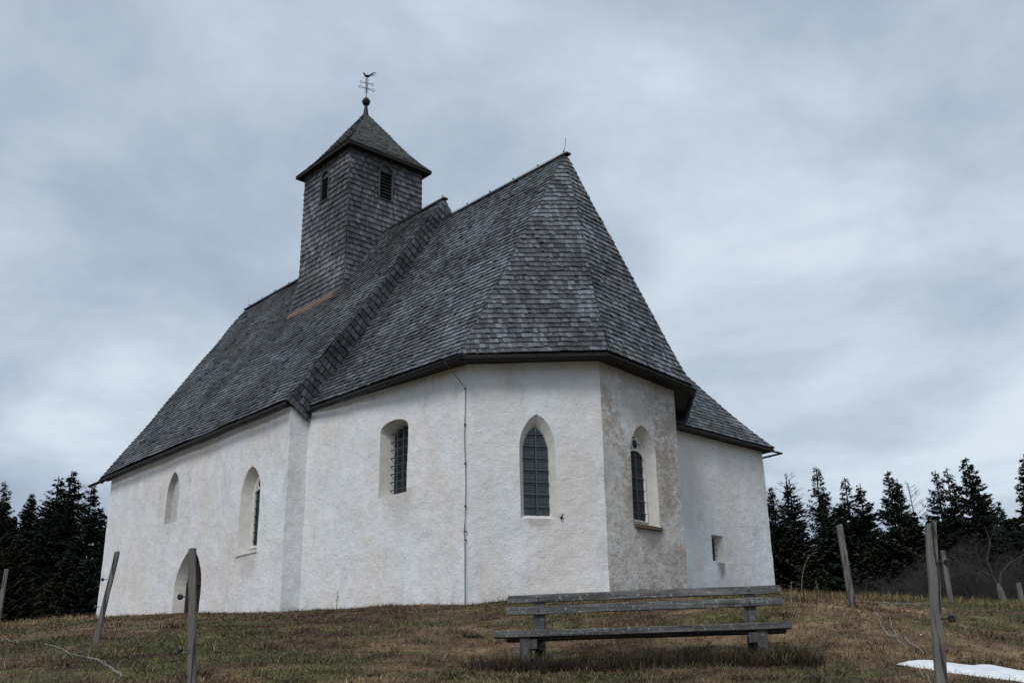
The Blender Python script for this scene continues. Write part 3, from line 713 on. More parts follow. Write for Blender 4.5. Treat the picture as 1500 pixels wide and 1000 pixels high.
for nn, fr in (('E', Frame(W(TE,0,0), Vv, Uv)), ('S', Frame(W(0,-TN,0), Uv, -Vv))):
    xc, hw, za, zb_, zc_, ax = lv[nn]
    k = MB(); 
    k.poly([fr.p(xc-hw-.03,za-.05,.22), fr.p(xc-hw-.03,zc_+.05,.22), fr.p(xc+hw+.03,zc_+.05,.22), fr.p(xc+hw+.03,za-.05,.22)][::-1])
    for s_ in (-1,1): k.poly([fr.p(xc+s_*(hw+.01),za-.05,.22), fr.p(xc+s_*(hw+.01),zc_,.22), fr.p(xc+s_*(hw+.01),zc_,.0), fr.p(xc+s_*(hw+.01),za-.05,.0)])
    lw = k.build('louvre_window', M_dark, tower)
    k = MB(); n_ = 9
    for i in range(n_):
        z = za+.03+(zb_-za-.04)*i/(n_-1)
        k.obox(fr.p(xc,z,.05), fr.x, (fr.n*.8-Zv*.6).normalized(), (fr.n*.6+Zv*.8).normalized(), hw, .055, .009)
    # arched head board
    arc = [(xc-hw,zb_)]+[(xc-hw*math.cos(math.pi*i/8), zb_+(zc_-zb_)*math.sin(math.pi*i/8)) for i in range(9)]+[(xc+hw,zb_)]
    k.poly([fr.p(x,z,.03) for x,z in arc][::-1])
    for s_ in (-1,1): k.obox(fr.p(xc+s_*(hw+.005),(za+zb_)/2,-.01), fr.x, fr.n, Zv, .018, .04, (zb_-za)/2+.03)
    k.obox(fr.p(xc,za-.04,-.02), fr.x, fr.n, Zv, hw+.04, .05, .015)
    k.tube([fr.p(x,z,-.02) for x,z in arc[1:-1]], .02, 5)
    # shingle filled spandrels beside the arch
    for s_ in (-1,1):
        k.poly([fr.p(xc+s_*(hw+.03),zb_,-.015), fr.p(xc+s_*(hw+.03),zc_+.16,-.01), fr.p(xc,zc_+.16,-.01), fr.p(xc,zc_+.01,-.015), fr.p(xc+s_*hw*.6,zb_+(zc_-zb_)*.8,-.015), fr.p(xc+s_*hw*.95,zb_+(zc_-zb_)*.3,-.015)][::-s_])
    k.build('louvre_slats', M_louv, lw)
# tower roof
uc = (TE+TWd)/2; hu, hv = (TE-TWd)/2+.26, TN+.24; ZC = 17.60; AP = W(uc,0,19.97)
C4 = [W(uc+hu,-hv,ZC), W(uc+hu,hv,ZC+.03), W(uc-hu,hv,ZC-.02), W(uc-hu,-hv,ZC-.05)]
def hip2(a): 
    a = Vector(a); return lambda t: a.lerp(AP, t)-Zv*.20*math.sin(math.pi*t)*(1-t)
parts = [shingles(hip2(C4[i]), hip2(C4[(i+1)%4]), nrm3(C4[i],C4[(i+1)%4],AP), .125, .05, .10, 2.95, seed=71+i, lift=.026, wav=.02) for i in range(4)]
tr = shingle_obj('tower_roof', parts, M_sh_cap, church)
k = MB()
for i in range(4):
    a, b = C4[i], C4[(i+1)%4]; h1, h2 = hip2(a), hip2(b)
    for j in range(8): k.poly([h1(j/8)-Zv*.04, h2(j/8)-Zv*.04, h2((j+1)/8)-Zv*.04, h1((j+1)/8)-Zv*.04])
    k.poly([a-Zv*.02, a-Zv*.09, b-Zv*.09, b-Zv*.02])
cc = [W(uc+s_*(TE-TWd)/2*.95, t_*TN*.95, ZC+.05) for s_, t_ in ((1,-1),(1,1),(-1,1),(-1,-1))]
for i in range(4): k.poly([C4[i]-Zv*.09, cc[i], cc[(i+1)%4], C4[(i+1)%4]-Zv*.09])
k.build('roof_boarding', M_dark, tr)
# finial, cross and cock
vr = W(uc,0,0)
k = MB(); k.lathe(vr, [(.0,19.75),(.14,19.80),(.085,19.98),(.075,20.1),(.05,20.26),(.07,20.30),(.115,20.34),(.135,20.40),(.150,20.44),(.135,20.48),(.10,20.55),(.05,20.60),(.02,20.62),(0,20.63)], 14)
vane = k.build('weathervane', M_black, church, smooth=False)
k = MB(); k.tube([vr+Zv*20.6, vr+Zv*21.42], .014, 6)
cd = (Uv*.80+Vv*.60).normalized()           # plane of the cross
cd = Vector((.985,.10,0)).normalized()
def loop_arm(z, half, wd):
    for s_ in (-1,1):
        for sd_ in (-1,1):
            k.tube([vr+Zv*(z+sd_*wd*.3)+cd*s_*.02, vr+Zv*(z+sd_*wd*.35-s_*.12*half*.8)+cd*s_*half*.62, vr+Zv*(z+sd_*wd-s_*.16*half)+cd*s_*half*.8, vr+Zv*(z-s_*.2*half)+cd*s_*half], .008, 4)
def arm(z, half, tilt):
    ax_ = (cd-Zv*tilt).normalized(); n2_ = Zv
    for s_ in (-1,1):
        for sd_ in (-1,1):
            pts_ = [(0.02,.014),(half*.62,.018),(half*.78,.055),(half*.92,.045),(half*1.02,.0)]
            k.tube([vr+Zv*z+ax_*s_*x_+n2_*sd_*y_ for x_, y_ in pts_], .009, 4)
arm(21.19, .24, .22); arm(20.98, .29, .28)
for z_ in (20.86,): k.torus(vr+Zv*z_, Vector((0,1,0)), .055, .009)
for sd_ in (-1,1): k.tube([vr+Zv*20.93+cd*sd_*.03, vr+Zv*21.28+cd*sd_*.035, vr+Zv*21.33+cd*sd_*.055, vr+Zv*21.40], .008, 4)
k.build('double_cross', M_black, vane)
k = MB()
body = [(-.135,.16,.012),(-.115,.165,.03),(-.085,.11,.028),(-.06,.06,.045),(0,.04,.055),(.07,.05,.048),(.10,.085,.035)]
k.tube([vr+Zv*(21.44+y_)+cd*x_ for x_, y_, r_ in body], [r_ for *_, r_ in body], 8)
for a_, l_ in ((.95,.20),(.75,.24),(.5,.25),(.22,.24),(-.05,.20)):
    pts_ = []
    for j in range(6): t_ = j/5; pts_.append(vr+Zv*(21.44+.08+math.sin(a_)*l_*math.sin(t_*1.9)*.75)+cd*(.09+t_*l_*.95))
    k.tube(pts_, [.013,.012,.011,.01,.008,.005], 4)
k.tube([vr+Zv*21.60-cd*.115, vr+Zv*21.635-cd*.10], .018, 4)
k.build('weathercock', M_black, vane)
# copper flashing at the tower foot (south) and lightning protection
slopeN = (ZRN-ZEN)/(wnv+on)
k = MB()
def roofz(v_): 
    t_ = 1-abs(v_)/(wnv+on); return ZEN+(ZRN-ZEN)*t_-SAG*1.5*math.sin(math.pi*t_)*(1-t_)
vv = TN+tprof(12.45)+.085
k.add([W(TWd-.05,-vv,roofz(vv)+.09), W(TE-.10,-vv,roofz(vv)+.09), W(TE-.10,-vv-.07,roofz(vv+.07)+.075), W(TWd-.05,-vv-.07,roofz(vv+.07)+.075), W(TWd-.05,-vv,roofz(vv)-.05), W(TE-.10,-vv,roofz(vv)-.05), W(TE-.10,-vv-.07,roofz(vv+.07)-.05), W(TWd-.05,-vv-.07,roofz(vv+.07)-.05)], [(0,3,2,1),(3,7,6,2),(0,4,7,3),(1,2,6,5)])
k.build('copper_flashing', M_copper, nvr)
def ridge_wire(a, b, parent, ticks, end_rod=True):
    k = MB(); d = (b-a).normalized(); n_ = int((b-a).length/.9)
    k.tube([a.lerp(b, i/n_)+Zv*(.10+.012*math.sin(i*2.1)) for i in range(n_+1)], .005, 5)
    for i in range(n_+1): p = a.lerp(b, i/n_); k.tube([p, p+Zv*.12], .008, 4); k.obox(p+Zv*.125, d, d.cross(Zv), Zv, .022, .016, .014)
    if end_rod: e_ = b; k.tube([e_+Zv*.12, e_+Zv*.22+d*.05, e_+Zv*.50+d*.10], .0075, 5)
    return k.build('lightning_wire', M_wire, parent)
ridge_wire(RJ+Uv*.15, PK-Uv*.05, chr_, True)
ridge_wire(W(TE+.3,0,ZRN), W(-E_,0,ZRN), nvr, True, False)
ridge_wire(W(-WW-.8,0,ZRN), W(TWd-.4,0,ZRN), nvr, True, False)
k = MB(); k.tube([W(-WW-.8,0,ZRN+.1), W(-WW-.9,0,ZRN+.45)], .008, 5); k.build('lightning_rod', M_wire, nvr)
cn = (nAB-Vv).normalized(); cA = W(-dA,-w,0)
top_ = W(ua-.30,-(w+o_+.1),7.38)
path = [top_, top_-Zv*.08, cA+cn*.045-Uv*.05+Zv*6.85]; z = 6.7
while z > 3.85: path.append(cA+cn*(.05)+tAB*(.012*math.sin(z*3))-Uv*.03+Zv*z); z -= .35
k = MB(); k.tube(path, .009, 6); k.tube([path[-1], cA+cn*.09+Zv*3.70-Uv*.05, cA+cn*.075+Zv*3.55-Uv*.03, cA+cn*.075+Zv*2.0-Uv*.03], .013, 6)
for z in (6.80, 6.0, 5.15, 4.25, 3.72, 3.55): k.lathe(cA+cn*.05-Uv*.03+Zv*z, [(0,-.02),(.024,-.015),(.026,0),(.024,.015),(0,.02)], 8); k.tube([cA-cn*.02-Uv*.03+Zv*z, cA+cn*.05-Uv*.03+Zv*z], .01, 5)
cbl = k.build('lightning_cable', M_wire, church)
# small fixings on the walls
k = MB(); k.obox(FA.p(2.03,4.06,-.03), FA.x, FA.n, Zv, .018, .03, .03); k.tube([FA.p(2.03,4.06,-.02), FA.p(2.05,4.14,-.06)], .012, 5); k.build('wall_hook', M_black, church)

exec_after = True
# ------------------------------------------------------------------ fence posts
def post(x, y, top, wd, lean_top, lean_y=0, dp=None, seed=0, crack=False):
    """square weathered post; lean_top = sideways offset of the head relative to the foot"""
    rng = random.Random(seed); g0 = gz(x, y)-.3; n = 14; H = top-g0; k = MB(); dp = dp or wd*.8; vs = []
    for i in range(n+1):
        t = i/n; z = g0+H*t; f = (z-(g0+.3))/(top-(g0+.3)); cx_, cy_ = x+lean_top*f+rng.uniform(-.003,.003), y+lean_y*f; a = wd*(1.0-.1*t)/2; b = dp*(1.0-.1*t)/2
        for (sx, sy) in ((-1,-.82),(-.82,-1),(.82,-1),(1,-.82),(1,.82),(.82,1),(-.82,1),(-1,.82)):
            tz = (rng.uniform(-.012,.008)+sx*.006 if i == n else 0)
            vs.append((cx_+sx*a+rng.uniform(-.002,.002), cy_+sy*b+rng.uniform(-.002,.002), z+tz))
    fs = [(i*8+j, i*8+(j+1)%8, (i+1)*8+(j+1)%8, (i+1)*8+j) for i in range(n) for j in range(8)]; fs.append(tuple(n*8+j for j in range(8)))
    k.add([Vector(v) for v in vs], fs)
    root = empty('fence_post', (x, y, gz(x, y)))
    k.build('post_shaft', M_post, root)
    return root
def insulator(root, p, side=(-1,0,0), r=.015, pitch=0):
    k = MB(); p = Vector(p); s = Vector(side).normalized()
    k.tube([p-s*.02, p+s*.030], .005, 5); c = p+s*.046; ax = Vector((.35,1,.1)).normalized()
    k.torus(c, ax, r, .011, 14, 6); k.lathe(c-Zv*.012, [(0,0),(.012,0),(.012,.024),(0,.024)], 8)
    k.build('insulator', M_ins, root)
GP = 'weathered wooden posts of the pasture fence'
r_ = post(-2.47,8.5,1.345,.060,-.10,seed=1); tag(r_, 'upright grey fence post in front of the arched church door', 'fence post', GP)
insulator(r_, (-2.575,8.46,.965)); insulator(r_, (-2.545,8.46,.565))
r_ = post(2.61,7.0,1.18,.070,.115,seed=2); tag(r_, 'thick cracked fence post standing beside the snow patch', 'fence post', GP)
k = MB()
for i in range(9): t = i/9; k.obox((2.70+.025*(1-t)-.006*math.sin(i), 6.966, 1.13-.06*i), (1,0,0), (0,1,0), (.06,0,1), .0035, .003, .034)
k.build('drying_crack', M_ins, r_)
insulator(r_, (2.745,6.97,.925), (1,0,0)); insulator(r_, (2.715,6.97,.575), (1,0,0))
r_ = post(-5.83,15.2,2.37,.070,.17,seed=3); tag(r_, 'fence post leaning right before the left corner of the church', 'fence post', GP)
insulator(r_, (-5.765,15.16,1.985)); insulator(r_, (-5.825,15.16,1.61))
r_ = post(-10.93,23,3.27,.085,.03,seed=4); tag(r_, 'pale fence post at the left edge of the photo', 'fence post', GP)
insulator(r_, (-10.93,22.95,2.9))
r_ = post(5.32,17.3,2.93,.10,-.06,seed=5); tag(r_, 'leaning fence post between the bench and the snow patch, against the spruces', 'fence post', GP)
insulator(r_, (5.37,17.25,2.2), (1,0,0), .016)
r_ = post(9.55,24,3.45,.10,-.02,seed=6); tag(r_, 'pale leaning fence post just behind the thick cracked post', 'fence post', GP)
r_ = post(12.96,28,3.17,.13,-.03,seed=7); tag(r_, 'short fence post at the right edge of the photo', 'fence post', GP)
insulator(r_, (12.87,27.9,2.95), (-1,0,0))
# broken stake on the crest
k = MB(); sx_, sy_ = 12.05, 27; g0 = gz(sx_, sy_)-.2
k.tube([(sx_+.04,sy_,g0),(sx_,sy_,g0+.3),(sx_-.05,sy_,g0+.60),(sx_-.08,sy_,g0+.76)], [.10,.095,.075,.03], 7)
tag(k.build('broken_stake', M_post), 'short pale broken stump of a stake on the grassy crest', 'stump')

# ------------------------------------------------------------------ bench
e1 = Vector((3.47,-.70,0)).normalized(); b1_ = Vector((-e1.y, e1.x, 0))          # along, and toward the back
BL = Vector((-.29,13.4,0)); LEN = 3.54
bench = empty('park_bench', (BL+e1*LEN/2+Zv*.62)); bench.rotation_euler = (0,0,math.atan2(e1.y,e1.x))
tag(bench, 'long grey weathered wooden bench with two back slats below the apse', 'bench')
def bp(s, d, z): return BL+e1*s+b1_*d+Zv*z
def local(ob):      # bring a world-space part under the rotated root, so its grain runs along the board
    Mi = (Matrix.Translation(bench.location)@Matrix.Rotation(bench.rotation_euler.z,4,'Z')).inverted()
    ob.data.transform(Mi); ob.parent = bench; ob.matrix_parent_inverse = Matrix.Identity(4); return ob
def board(name, s0, s1, d, z, dd, hz, tilt=0, mat=M_bench, seed=0, sag=0.):
    """weathered plank with uneven edges"""
    rng = random.Random(seed); n = 36; k = MB(); ax = (b1_*math.cos(tilt)+Zv*math.sin(tilt)); az = (Zv*math.cos(tilt)-b1_*math.sin(tilt)); vs = []
    sec = [(-1,-.8),(-.86,-1),(.86,-1),(1,-.8),(1,.8),(.86,1),(-.86,1),(-1,.8)]
    for i in range(n+1):
        t = i/n; c = bp(s0+(s1-s0)*t, d, z-sag*math.sin(math.pi*t))+az*noise.noise(Vector((seed*7.7+t*3, 0, 0)))*.006
        e_ = rng.uniform(-.008,.008) if i in (0,n) else 0
        for j, (p_, q_) in enumerate(sec):
            vs.append(c+e1*(e_+(rng.uniform(-.01,.01) if i in (0,n) else 0))+ax*p_*(dd/2+noise.noise(Vector((t*14,seed*3.1,j)))*.004)+az*q_*(hz/2+noise.noise(Vector((t*11,seed*5.3+9,j)))*.004))
    fs = [(i*8+j, i*8+(j+1)%8, (i+1)*8+(j+1)%8, (i+1)*8+j) for i in range(n) for j in range(8)]; fs += [tuple(range(8))[::-1], tuple(n*8+j for j in range(8))]
    k.add(vs, fs); return local(k.build(name, mat))
board('seat_board', 0, LEN, .10, 1.010, .19, .080, 0, seed=1, sag=.006)
board('seat_board', .10, LEN-.06, .32, .972, .20, .06, -.03, seed=2)
board('back_slat', .08, LEN-.06, .475, 1.325, .035, .100, -.20, seed=3)
board('back_slat', .085, LEN-.075, .505, 1.470, .035, .098, -.20, seed=4)
for i, (s, sg) in enumerate(((.38,1),(3.19,-1))):
    mt = M_legO if i else M_leg
    k = MB(); k.beam(bp(s+sg*.10,.50,.45), bp(s+sg*.10,.535,1.515), .06, .14, e1); ob = local(k.build('backrest_post', mt))
    if i: ob['label'] = 'backrest post with orange lichen spots'
    k = MB(); k.obox(bp(s,.10,.70), e1, b1_, Zv, .062, .06, .265, jit=.008); local(k.build('leg', mt))
    k = MB(); k.obox(bp(s+sg*.10,.30,.885), e1, b1_, Zv, .05, .27, .055, jit=.004); local(k.build('seat_bearer', mt))
for s in (.48, 3.09):
    for d_, z_ in ((.452,1.325),(.482,1.47)):
        k = MB(); k.lathe(bp(s,d_-.005,z_)-Zv*.006, [(0,0),(.012,.002),(.012,.010),(0,.012)], 8); local(k.build('bolt', M_iron))

# ------------------------------------------------------------------ snow
SNOW = [(4.20,12.50),(4.45,12.62),(4.81,12.66),(5.4,12.68),(5.83,12.66),(6.6,12.70),(7.4,12.4),(8.0,11.9),(7.8,11.4),(7.0,11.15),(6.2,11.42),(5.75,11.72),(5.47,11.84),(5.21,11.95),(4.99,12.08),(4.62,12.20),(4.40,12.32)]
def snow():
    out = SNOW
    cx_, cy_ = 6.1, 12.3; rings = 10; V_ = []; F_ = []; P_ = []
    n = len(out)*6
    for i in range(n):
        a = out[(i//6) % len(out)]; b = out[(i//6+1) % len(out)]; t = (i % 6)/6; P_.append((a[0]+(b[0]-a[0])*t+noise.noise(Vector((i*.35,0,0)))*.03, a[1]+(b[1]-a[1])*t+noise.noise(Vector((i*.35,7,0)))*.035))
    for r in range(rings+1):
        f = r/rings
        for (x, y) in P_:
            # pull toward the long axis rather than the centre
            ax_ = min(max(x, 4.6), 7.4); ay_ = 12.42-.13*(ax_-4.6); X = x+(ax_-x)*f; Y = y+(ay_-y)*f
            V_.append((X, Y, gz(X, Y)-.035+.10*(1-(1-f)**2.2)**.8 if r else gz(X, Y)-.04))
    for r in range(rings):
        for i in range(n): F_.append((r*n+i, r*n+(i+1)%n, (r+1)*n+(i+1)%n, (r+1)*n+i))
    me = bpy.data.meshes.new('snow_patch'); me.from_pydata(V_, [], F_); me.polygons.foreach_set('use_smooth', [True]*len(F_)); me.update()
    tag(link('snow_patch', me, M_snow), 'thin strip of old white snow lying on the grass behind the thick post', 'snow patch')
snow()

# ------------------------------------------------------------------ fallen fence wire
def wire(ptsets, label, grp=None, r=.0032):
    k = MB(); rng = random.Random(len(ptsets)*7+3)
    for pts in ptsets:
        P_ = []
        for i in range(len(pts)-1):
            (x0,y0),(x1,y1) = pts[i], pts[i+1]; m_ = max(2, int(math.hypot(x1-x0,y1-y0)/.09))
            for j in range(m_):
                t = j/m_; X = x0+(x1-x0)*t+rng.uniform(-.009,.009); Y = y0+(y1-y0)*t+rng.uniform(-.05,.05)*.4; P_.append((X, Y, gz(X, Y)+.05+rng.uniform(-.008,.010)))
        k.tube(P_, r, 5)
    return tag(k.build('fence_wire', M_poly), label, 'wire', grp)
wire([[(-7.7,16.36),(-6.81,15.1)],[(-6.34,14.78),(-5.68,13.96),(-5.26,13.56),(-4.95,13.1),(-4.75,12.8),(-4.2,11.84)],[(-5.26,13.5),(-5.0,13.2),(-4.80,12.95),(-4.62,12.6),(-4.25,11.95),(-4.1,11.4)]], 'white fence wire lying slack on the grass at lower left', 'fallen fence wires')
wire([[(5.2,15.9),(5.1,15.5),(5.16,15.3)],[(5.06,15.34),(4.91,14.84),(4.78,14.24),(4.85,14.14),(4.74,13.72),(4.70,13.34),(4.51,12.95)],[(5.22,15.34),(5.0,14.66),(4.92,14.28),(4.80,14.1),(4.80,14.4)],[(4.98,14.18),(4.86,13.56),(4.83,13.26),(4.72,12.9)],[(4.41,12.22),(4.30,11.9),(4.23,11.5),(4.0,10.8)]], 'crinkled white fence wires fallen on the grass left of the thick post', 'fallen fence wires')
wire([[(7.2,22.0),(7.9,22.4),(8.47,23.06),(8.75,23.4),(8.9,23.2)]], 'short white fence wire on the crest between the leaning posts', 'fallen fence wires', .005)

# ------------------------------------------------------------------ grass and weeds
def blades(P, az, ln, lean, wd, col, curl=None):
    """P n x 3 roots; one tapered bent blade each"""
    n = len(P); d = np.c_[np.cos(az), np.sin(az)]; s = np.c_[-np.sin(az), np.cos(az)]
    h = np.cos(lean)*ln; r = np.sin(lean)*ln
    V_ = np.zeros((n,5,3), np.float32)
    hw = (wd/2)[:,None]
    base = P; mid = base+np.c_[d*(r*.38)[:,None], h*.62]; tip = base+np.c_[d*r[:,None], h]
    sv = np.c_[s, np.zeros(n)]*hw
    V_[:,0] = base-sv; V_[:,1] = base+sv; V_[:,2] = mid+sv*.8; V_[:,3] = mid-sv*.8; V_[:,4] = tip
    b = (np.arange(n)*5)[:,None]
    loops = np.concatenate([b+np.array([[0,1,2,3]]), b+np.array([[3,2,4]])], 1)
    tot = np.tile([4,3], n)
    C_ = np.repeat(col[:,None,:], 5, 1)
    return V_.reshape(-1,3), tot, loops.ravel(), C_.reshape(-1,3)
def join(parts):
    V_ = []; T = []; Lp = []; C_ = []; b = 0
    for v, t, l, c in parts: V_.append(v); T.append(t); Lp.append(l+b); C_.append(c); b += len(v)
    return np.concatenate(V_), np.concatenate(T), np.concatenate(Lp), np.concatenate(C_)
rng = np.random.default_rng(4)
def inside_church(x, y):
    dx, dy = x-O2[0], y-O2[1]; u = dx*Uv.x+dy*Uv.y; v = dx*Vv.x+dy*Vv.y
    return ((u < .02) & (np.abs(v) < 3.98) & (u > -19) & (np.abs(v) < 3.98-np.maximum(0, u+1.47)*1.72)) | ((u < -E_+.02) & (u > -18.2) & (np.abs(v) < 4.86)) | ((u<-1.3)&(u>-8)&(v>0)&(v<6.76))
def in_snow(x, y, k=.93):
    c = np.zeros(len(x), bool); P_ = np.array(SNOW); cx_, cy_ = P_.mean(0); P_ = (P_-[cx_,cy_])*k+[cx_,cy_]
    for i in range(len(P_)):
        (x0,y0),(x1,y1) = P_[i-1], P_[i]; m_ = ((y0 > y) != (y1 > y)); t = (x1-x0)*(y-y0)/(y1-y0+1e-12)+x0; c ^= m_ & (x < t)
    return c
def scatter(n, ymin=9.2, ymax=31, pw=1.0):
    y = ymin*(ymax/ymin)**(rng.random(n)**pw); x = (rng.random(n)*2-1)*(y*.52+1.2)
    k_ = ~inside_church(x, y) & ~(in_snow(x, y) & (rng.random(n) < .985)); return x[k_], y[k_]
parts = []
x, y = scatter(620000)
n = len(x); c = ground_col(x, y); jit = np.exp(rng.normal(0,.38,n))[:,None]
c = c*jit**.75; st = rng.random(n) < .10; c[st] = np.array([.19,.15,.10])*np.exp(rng.normal(0,.25,(st.sum(),1)))
tall = .5+.5*vnoise(x,y,1.3,12)
ln = (.04+.075*rng.random(n)**1.5)*(0.6+.8*tall); lean = np.abs(rng.normal(1.32,.24,n)).clip(.2,1.54)
az = rng.random(n)*6.28+vnoise(x,y,.8,13)*1.5; wd = .0026+.00024*y
parts.append(blades(np.c_[x,y,ground(x,y)-.008], az, ln, lean, wd, c))
x, y = scatter(3500); n = len(x)       # dead stalks lying about
cl = np.array([.20,.16,.11])*np.exp(rng.normal(0,.3,(n,1)))
parts.append(blades(np.c_[x,y,ground(x,y)+.01], rng.random(n)*6.28, rng.uniform(.10,.30,n), rng.uniform(1.0,1.5,n), .003+.00022*y, cl))
x, y = scatter(220, 12, 24); n = len(x); parts.append(blades(np.c_[x,y,ground(x,y)+.03], rng.random(n)*6.28, rng.uniform(.015,.03,n), rng.uniform(.9,1.5,n), rng.uniform(.012,.024,n), np.full((n,3),.5)*np.array([1,.95,.8])))
# tussocks of long combed straw
def tussock(cx_, cy_, nb, rad, l0, l1, cols, ll=.7, ls=.35, w_=.006):
    a = rng.random(nb)*6.28; r = rad*np.sqrt(rng.random(nb)); X = cx_+np.cos(a)*r; Y = cy_+np.sin(a)*r*.8
    c_ = np.array(cols)[rng.integers(0,len(cols),nb)]*np.exp(rng.normal(0,.3,(nb,1)))
    return blades(np.c_[X,Y,ground(X,Y)-.01], a+rng.normal(0,.5,nb), rng.uniform(l0,l1,nb), np.abs(rng.normal(ll,ls,nb)), np.full(nb,w_), c_)
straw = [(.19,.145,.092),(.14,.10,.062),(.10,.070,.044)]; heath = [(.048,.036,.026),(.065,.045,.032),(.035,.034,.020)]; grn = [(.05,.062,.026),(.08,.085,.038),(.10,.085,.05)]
tx, ty = scatter(420)
for i in range(len(tx)):
    near = ty[i] < 16; parts.append(tussock(tx[i], ty[i], 55 if near else 30, rng.uniform(.1,.28), .07, .17, [straw,heath,grn,straw][i%4], 1.0, .3, .004+.0004*ty[i]))
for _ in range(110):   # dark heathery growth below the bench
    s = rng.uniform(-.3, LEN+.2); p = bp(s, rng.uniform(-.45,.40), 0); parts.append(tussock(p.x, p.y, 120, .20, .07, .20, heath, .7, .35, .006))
for s, d in ((.25,0),(.55,-.1),(LEN-.25,-.05),(LEN-.5,0.1),(LEN,.1),(LEN+.15,-.1)): p = bp(s,d,0); parts.append(tussock(p.x, p.y, 160, .16, .12, .32, grn+heath, .5, .35, .006))
for s in (LEN-.30, LEN-.15, .2): p = bp(s,-.25,0); parts.append(tussock(p.x, p.y, 60, .1, .18, .38, straw, 1.1, .2, .006))
# fringe along the foot of the walls
for (a, b) in ((W(-WW,-wnv,0),W(-E_,-wnv,0)),(W(-E_,-4.31,0),W(-dA,-w,0)),(pA,pB),(pB,W(0,b2_,0)),(W(-1.327,4,0),W(-1.327,6.737,0))):
    L = (b-a).length; m_ = int(L*55); t = rng.random(m_); nrm = (b-a).cross(Zv).normalized(); off = rng.uniform(.02,.30,m_)
    X = a.x+(b.x-a.x)*t+nrm.x*off; Y = a.y+(b.y-a.y)*t+nrm.y*off
    parts.append(blades(np.c_[X,Y,ground(X,Y)-.01], rng.random(m_)*6.28, rng.uniform(.03,.11,m_), np.abs(rng.normal(.7,.3,m_)), np.full(m_,.009), ground_col(X,Y)*1.2*np.exp(rng.normal(0,.35,(m_,1)))))
# ragged crest on the right and left
for x0_, x1_, y0_, y1_, m_ in ((5.8,15,24,31,9000),(-20,-12,26,34,6000)):
    X = rng.uniform(x0_,x1_,m_); Y = rng.uniform(y0_,y1_,m_); kk = ~inside_church(X,Y); X = X[kk]; Y = Y[kk]; m2 = len(X)
    parts.append(blades(np.c_[X,Y,ground(X,Y)-.01], rng.random(m2)*6.28, rng.uniform(.08,.24,m2), np.abs(rng.normal(.45,.3,m2)), np.full(m2,.012), ground_col(X,Y)*np.exp(rng.normal(.1,.35,(m2,1)))))
V_, T_, L2, C_ = join(parts)
gr = arr_mesh('grass', V_, T_, L2, M_grass, col=C_); tag(gr, kind='stuff', label='dry brown and green autumn grass on the slope', cat='grass')
# single dry weeds on the crest
def weed(x, y, h, bend, lab):
    k = MB(); g0 = gz(x, y); P_ = [(x+bend*(t**2), y, g0-.02+h*math.sin(t*1.45)/math.sin(1.45) if abs(bend) > .15 else g0-.02+h*t) for t in [i/10 for i in range(11)]]
    k.tube(P_, [.011-.0007*i for i in range(11)], 4)
    for i in range(5, 11):
        p = Vector(P_[i]); k.tube([p, p+Vector((random.uniform(-.05,.05),0,random.uniform(.0,.05)))], .007, 3)
    return tag(k.build('dry_weed', M_weed), lab, 'weed', 'dry weeds on the crest')
M_weed = simple_mat('dry_stalk', (.15,.13,.085), .9)
random.seed(5)
weed(6.35,24.2,1.02,.42, 'tall arching dry grass stalk beside the right end of the bench')
weed(6.15,24.3,.34,.02, 'short dry weed just right of the bench back'); weed(6.75,24.3,.38,-.03, 'short dry weed at the foot of the arching stalk')
weed(-3.95,23.9,.42,.02, 'branched dry weed standing against the white chancel wall')

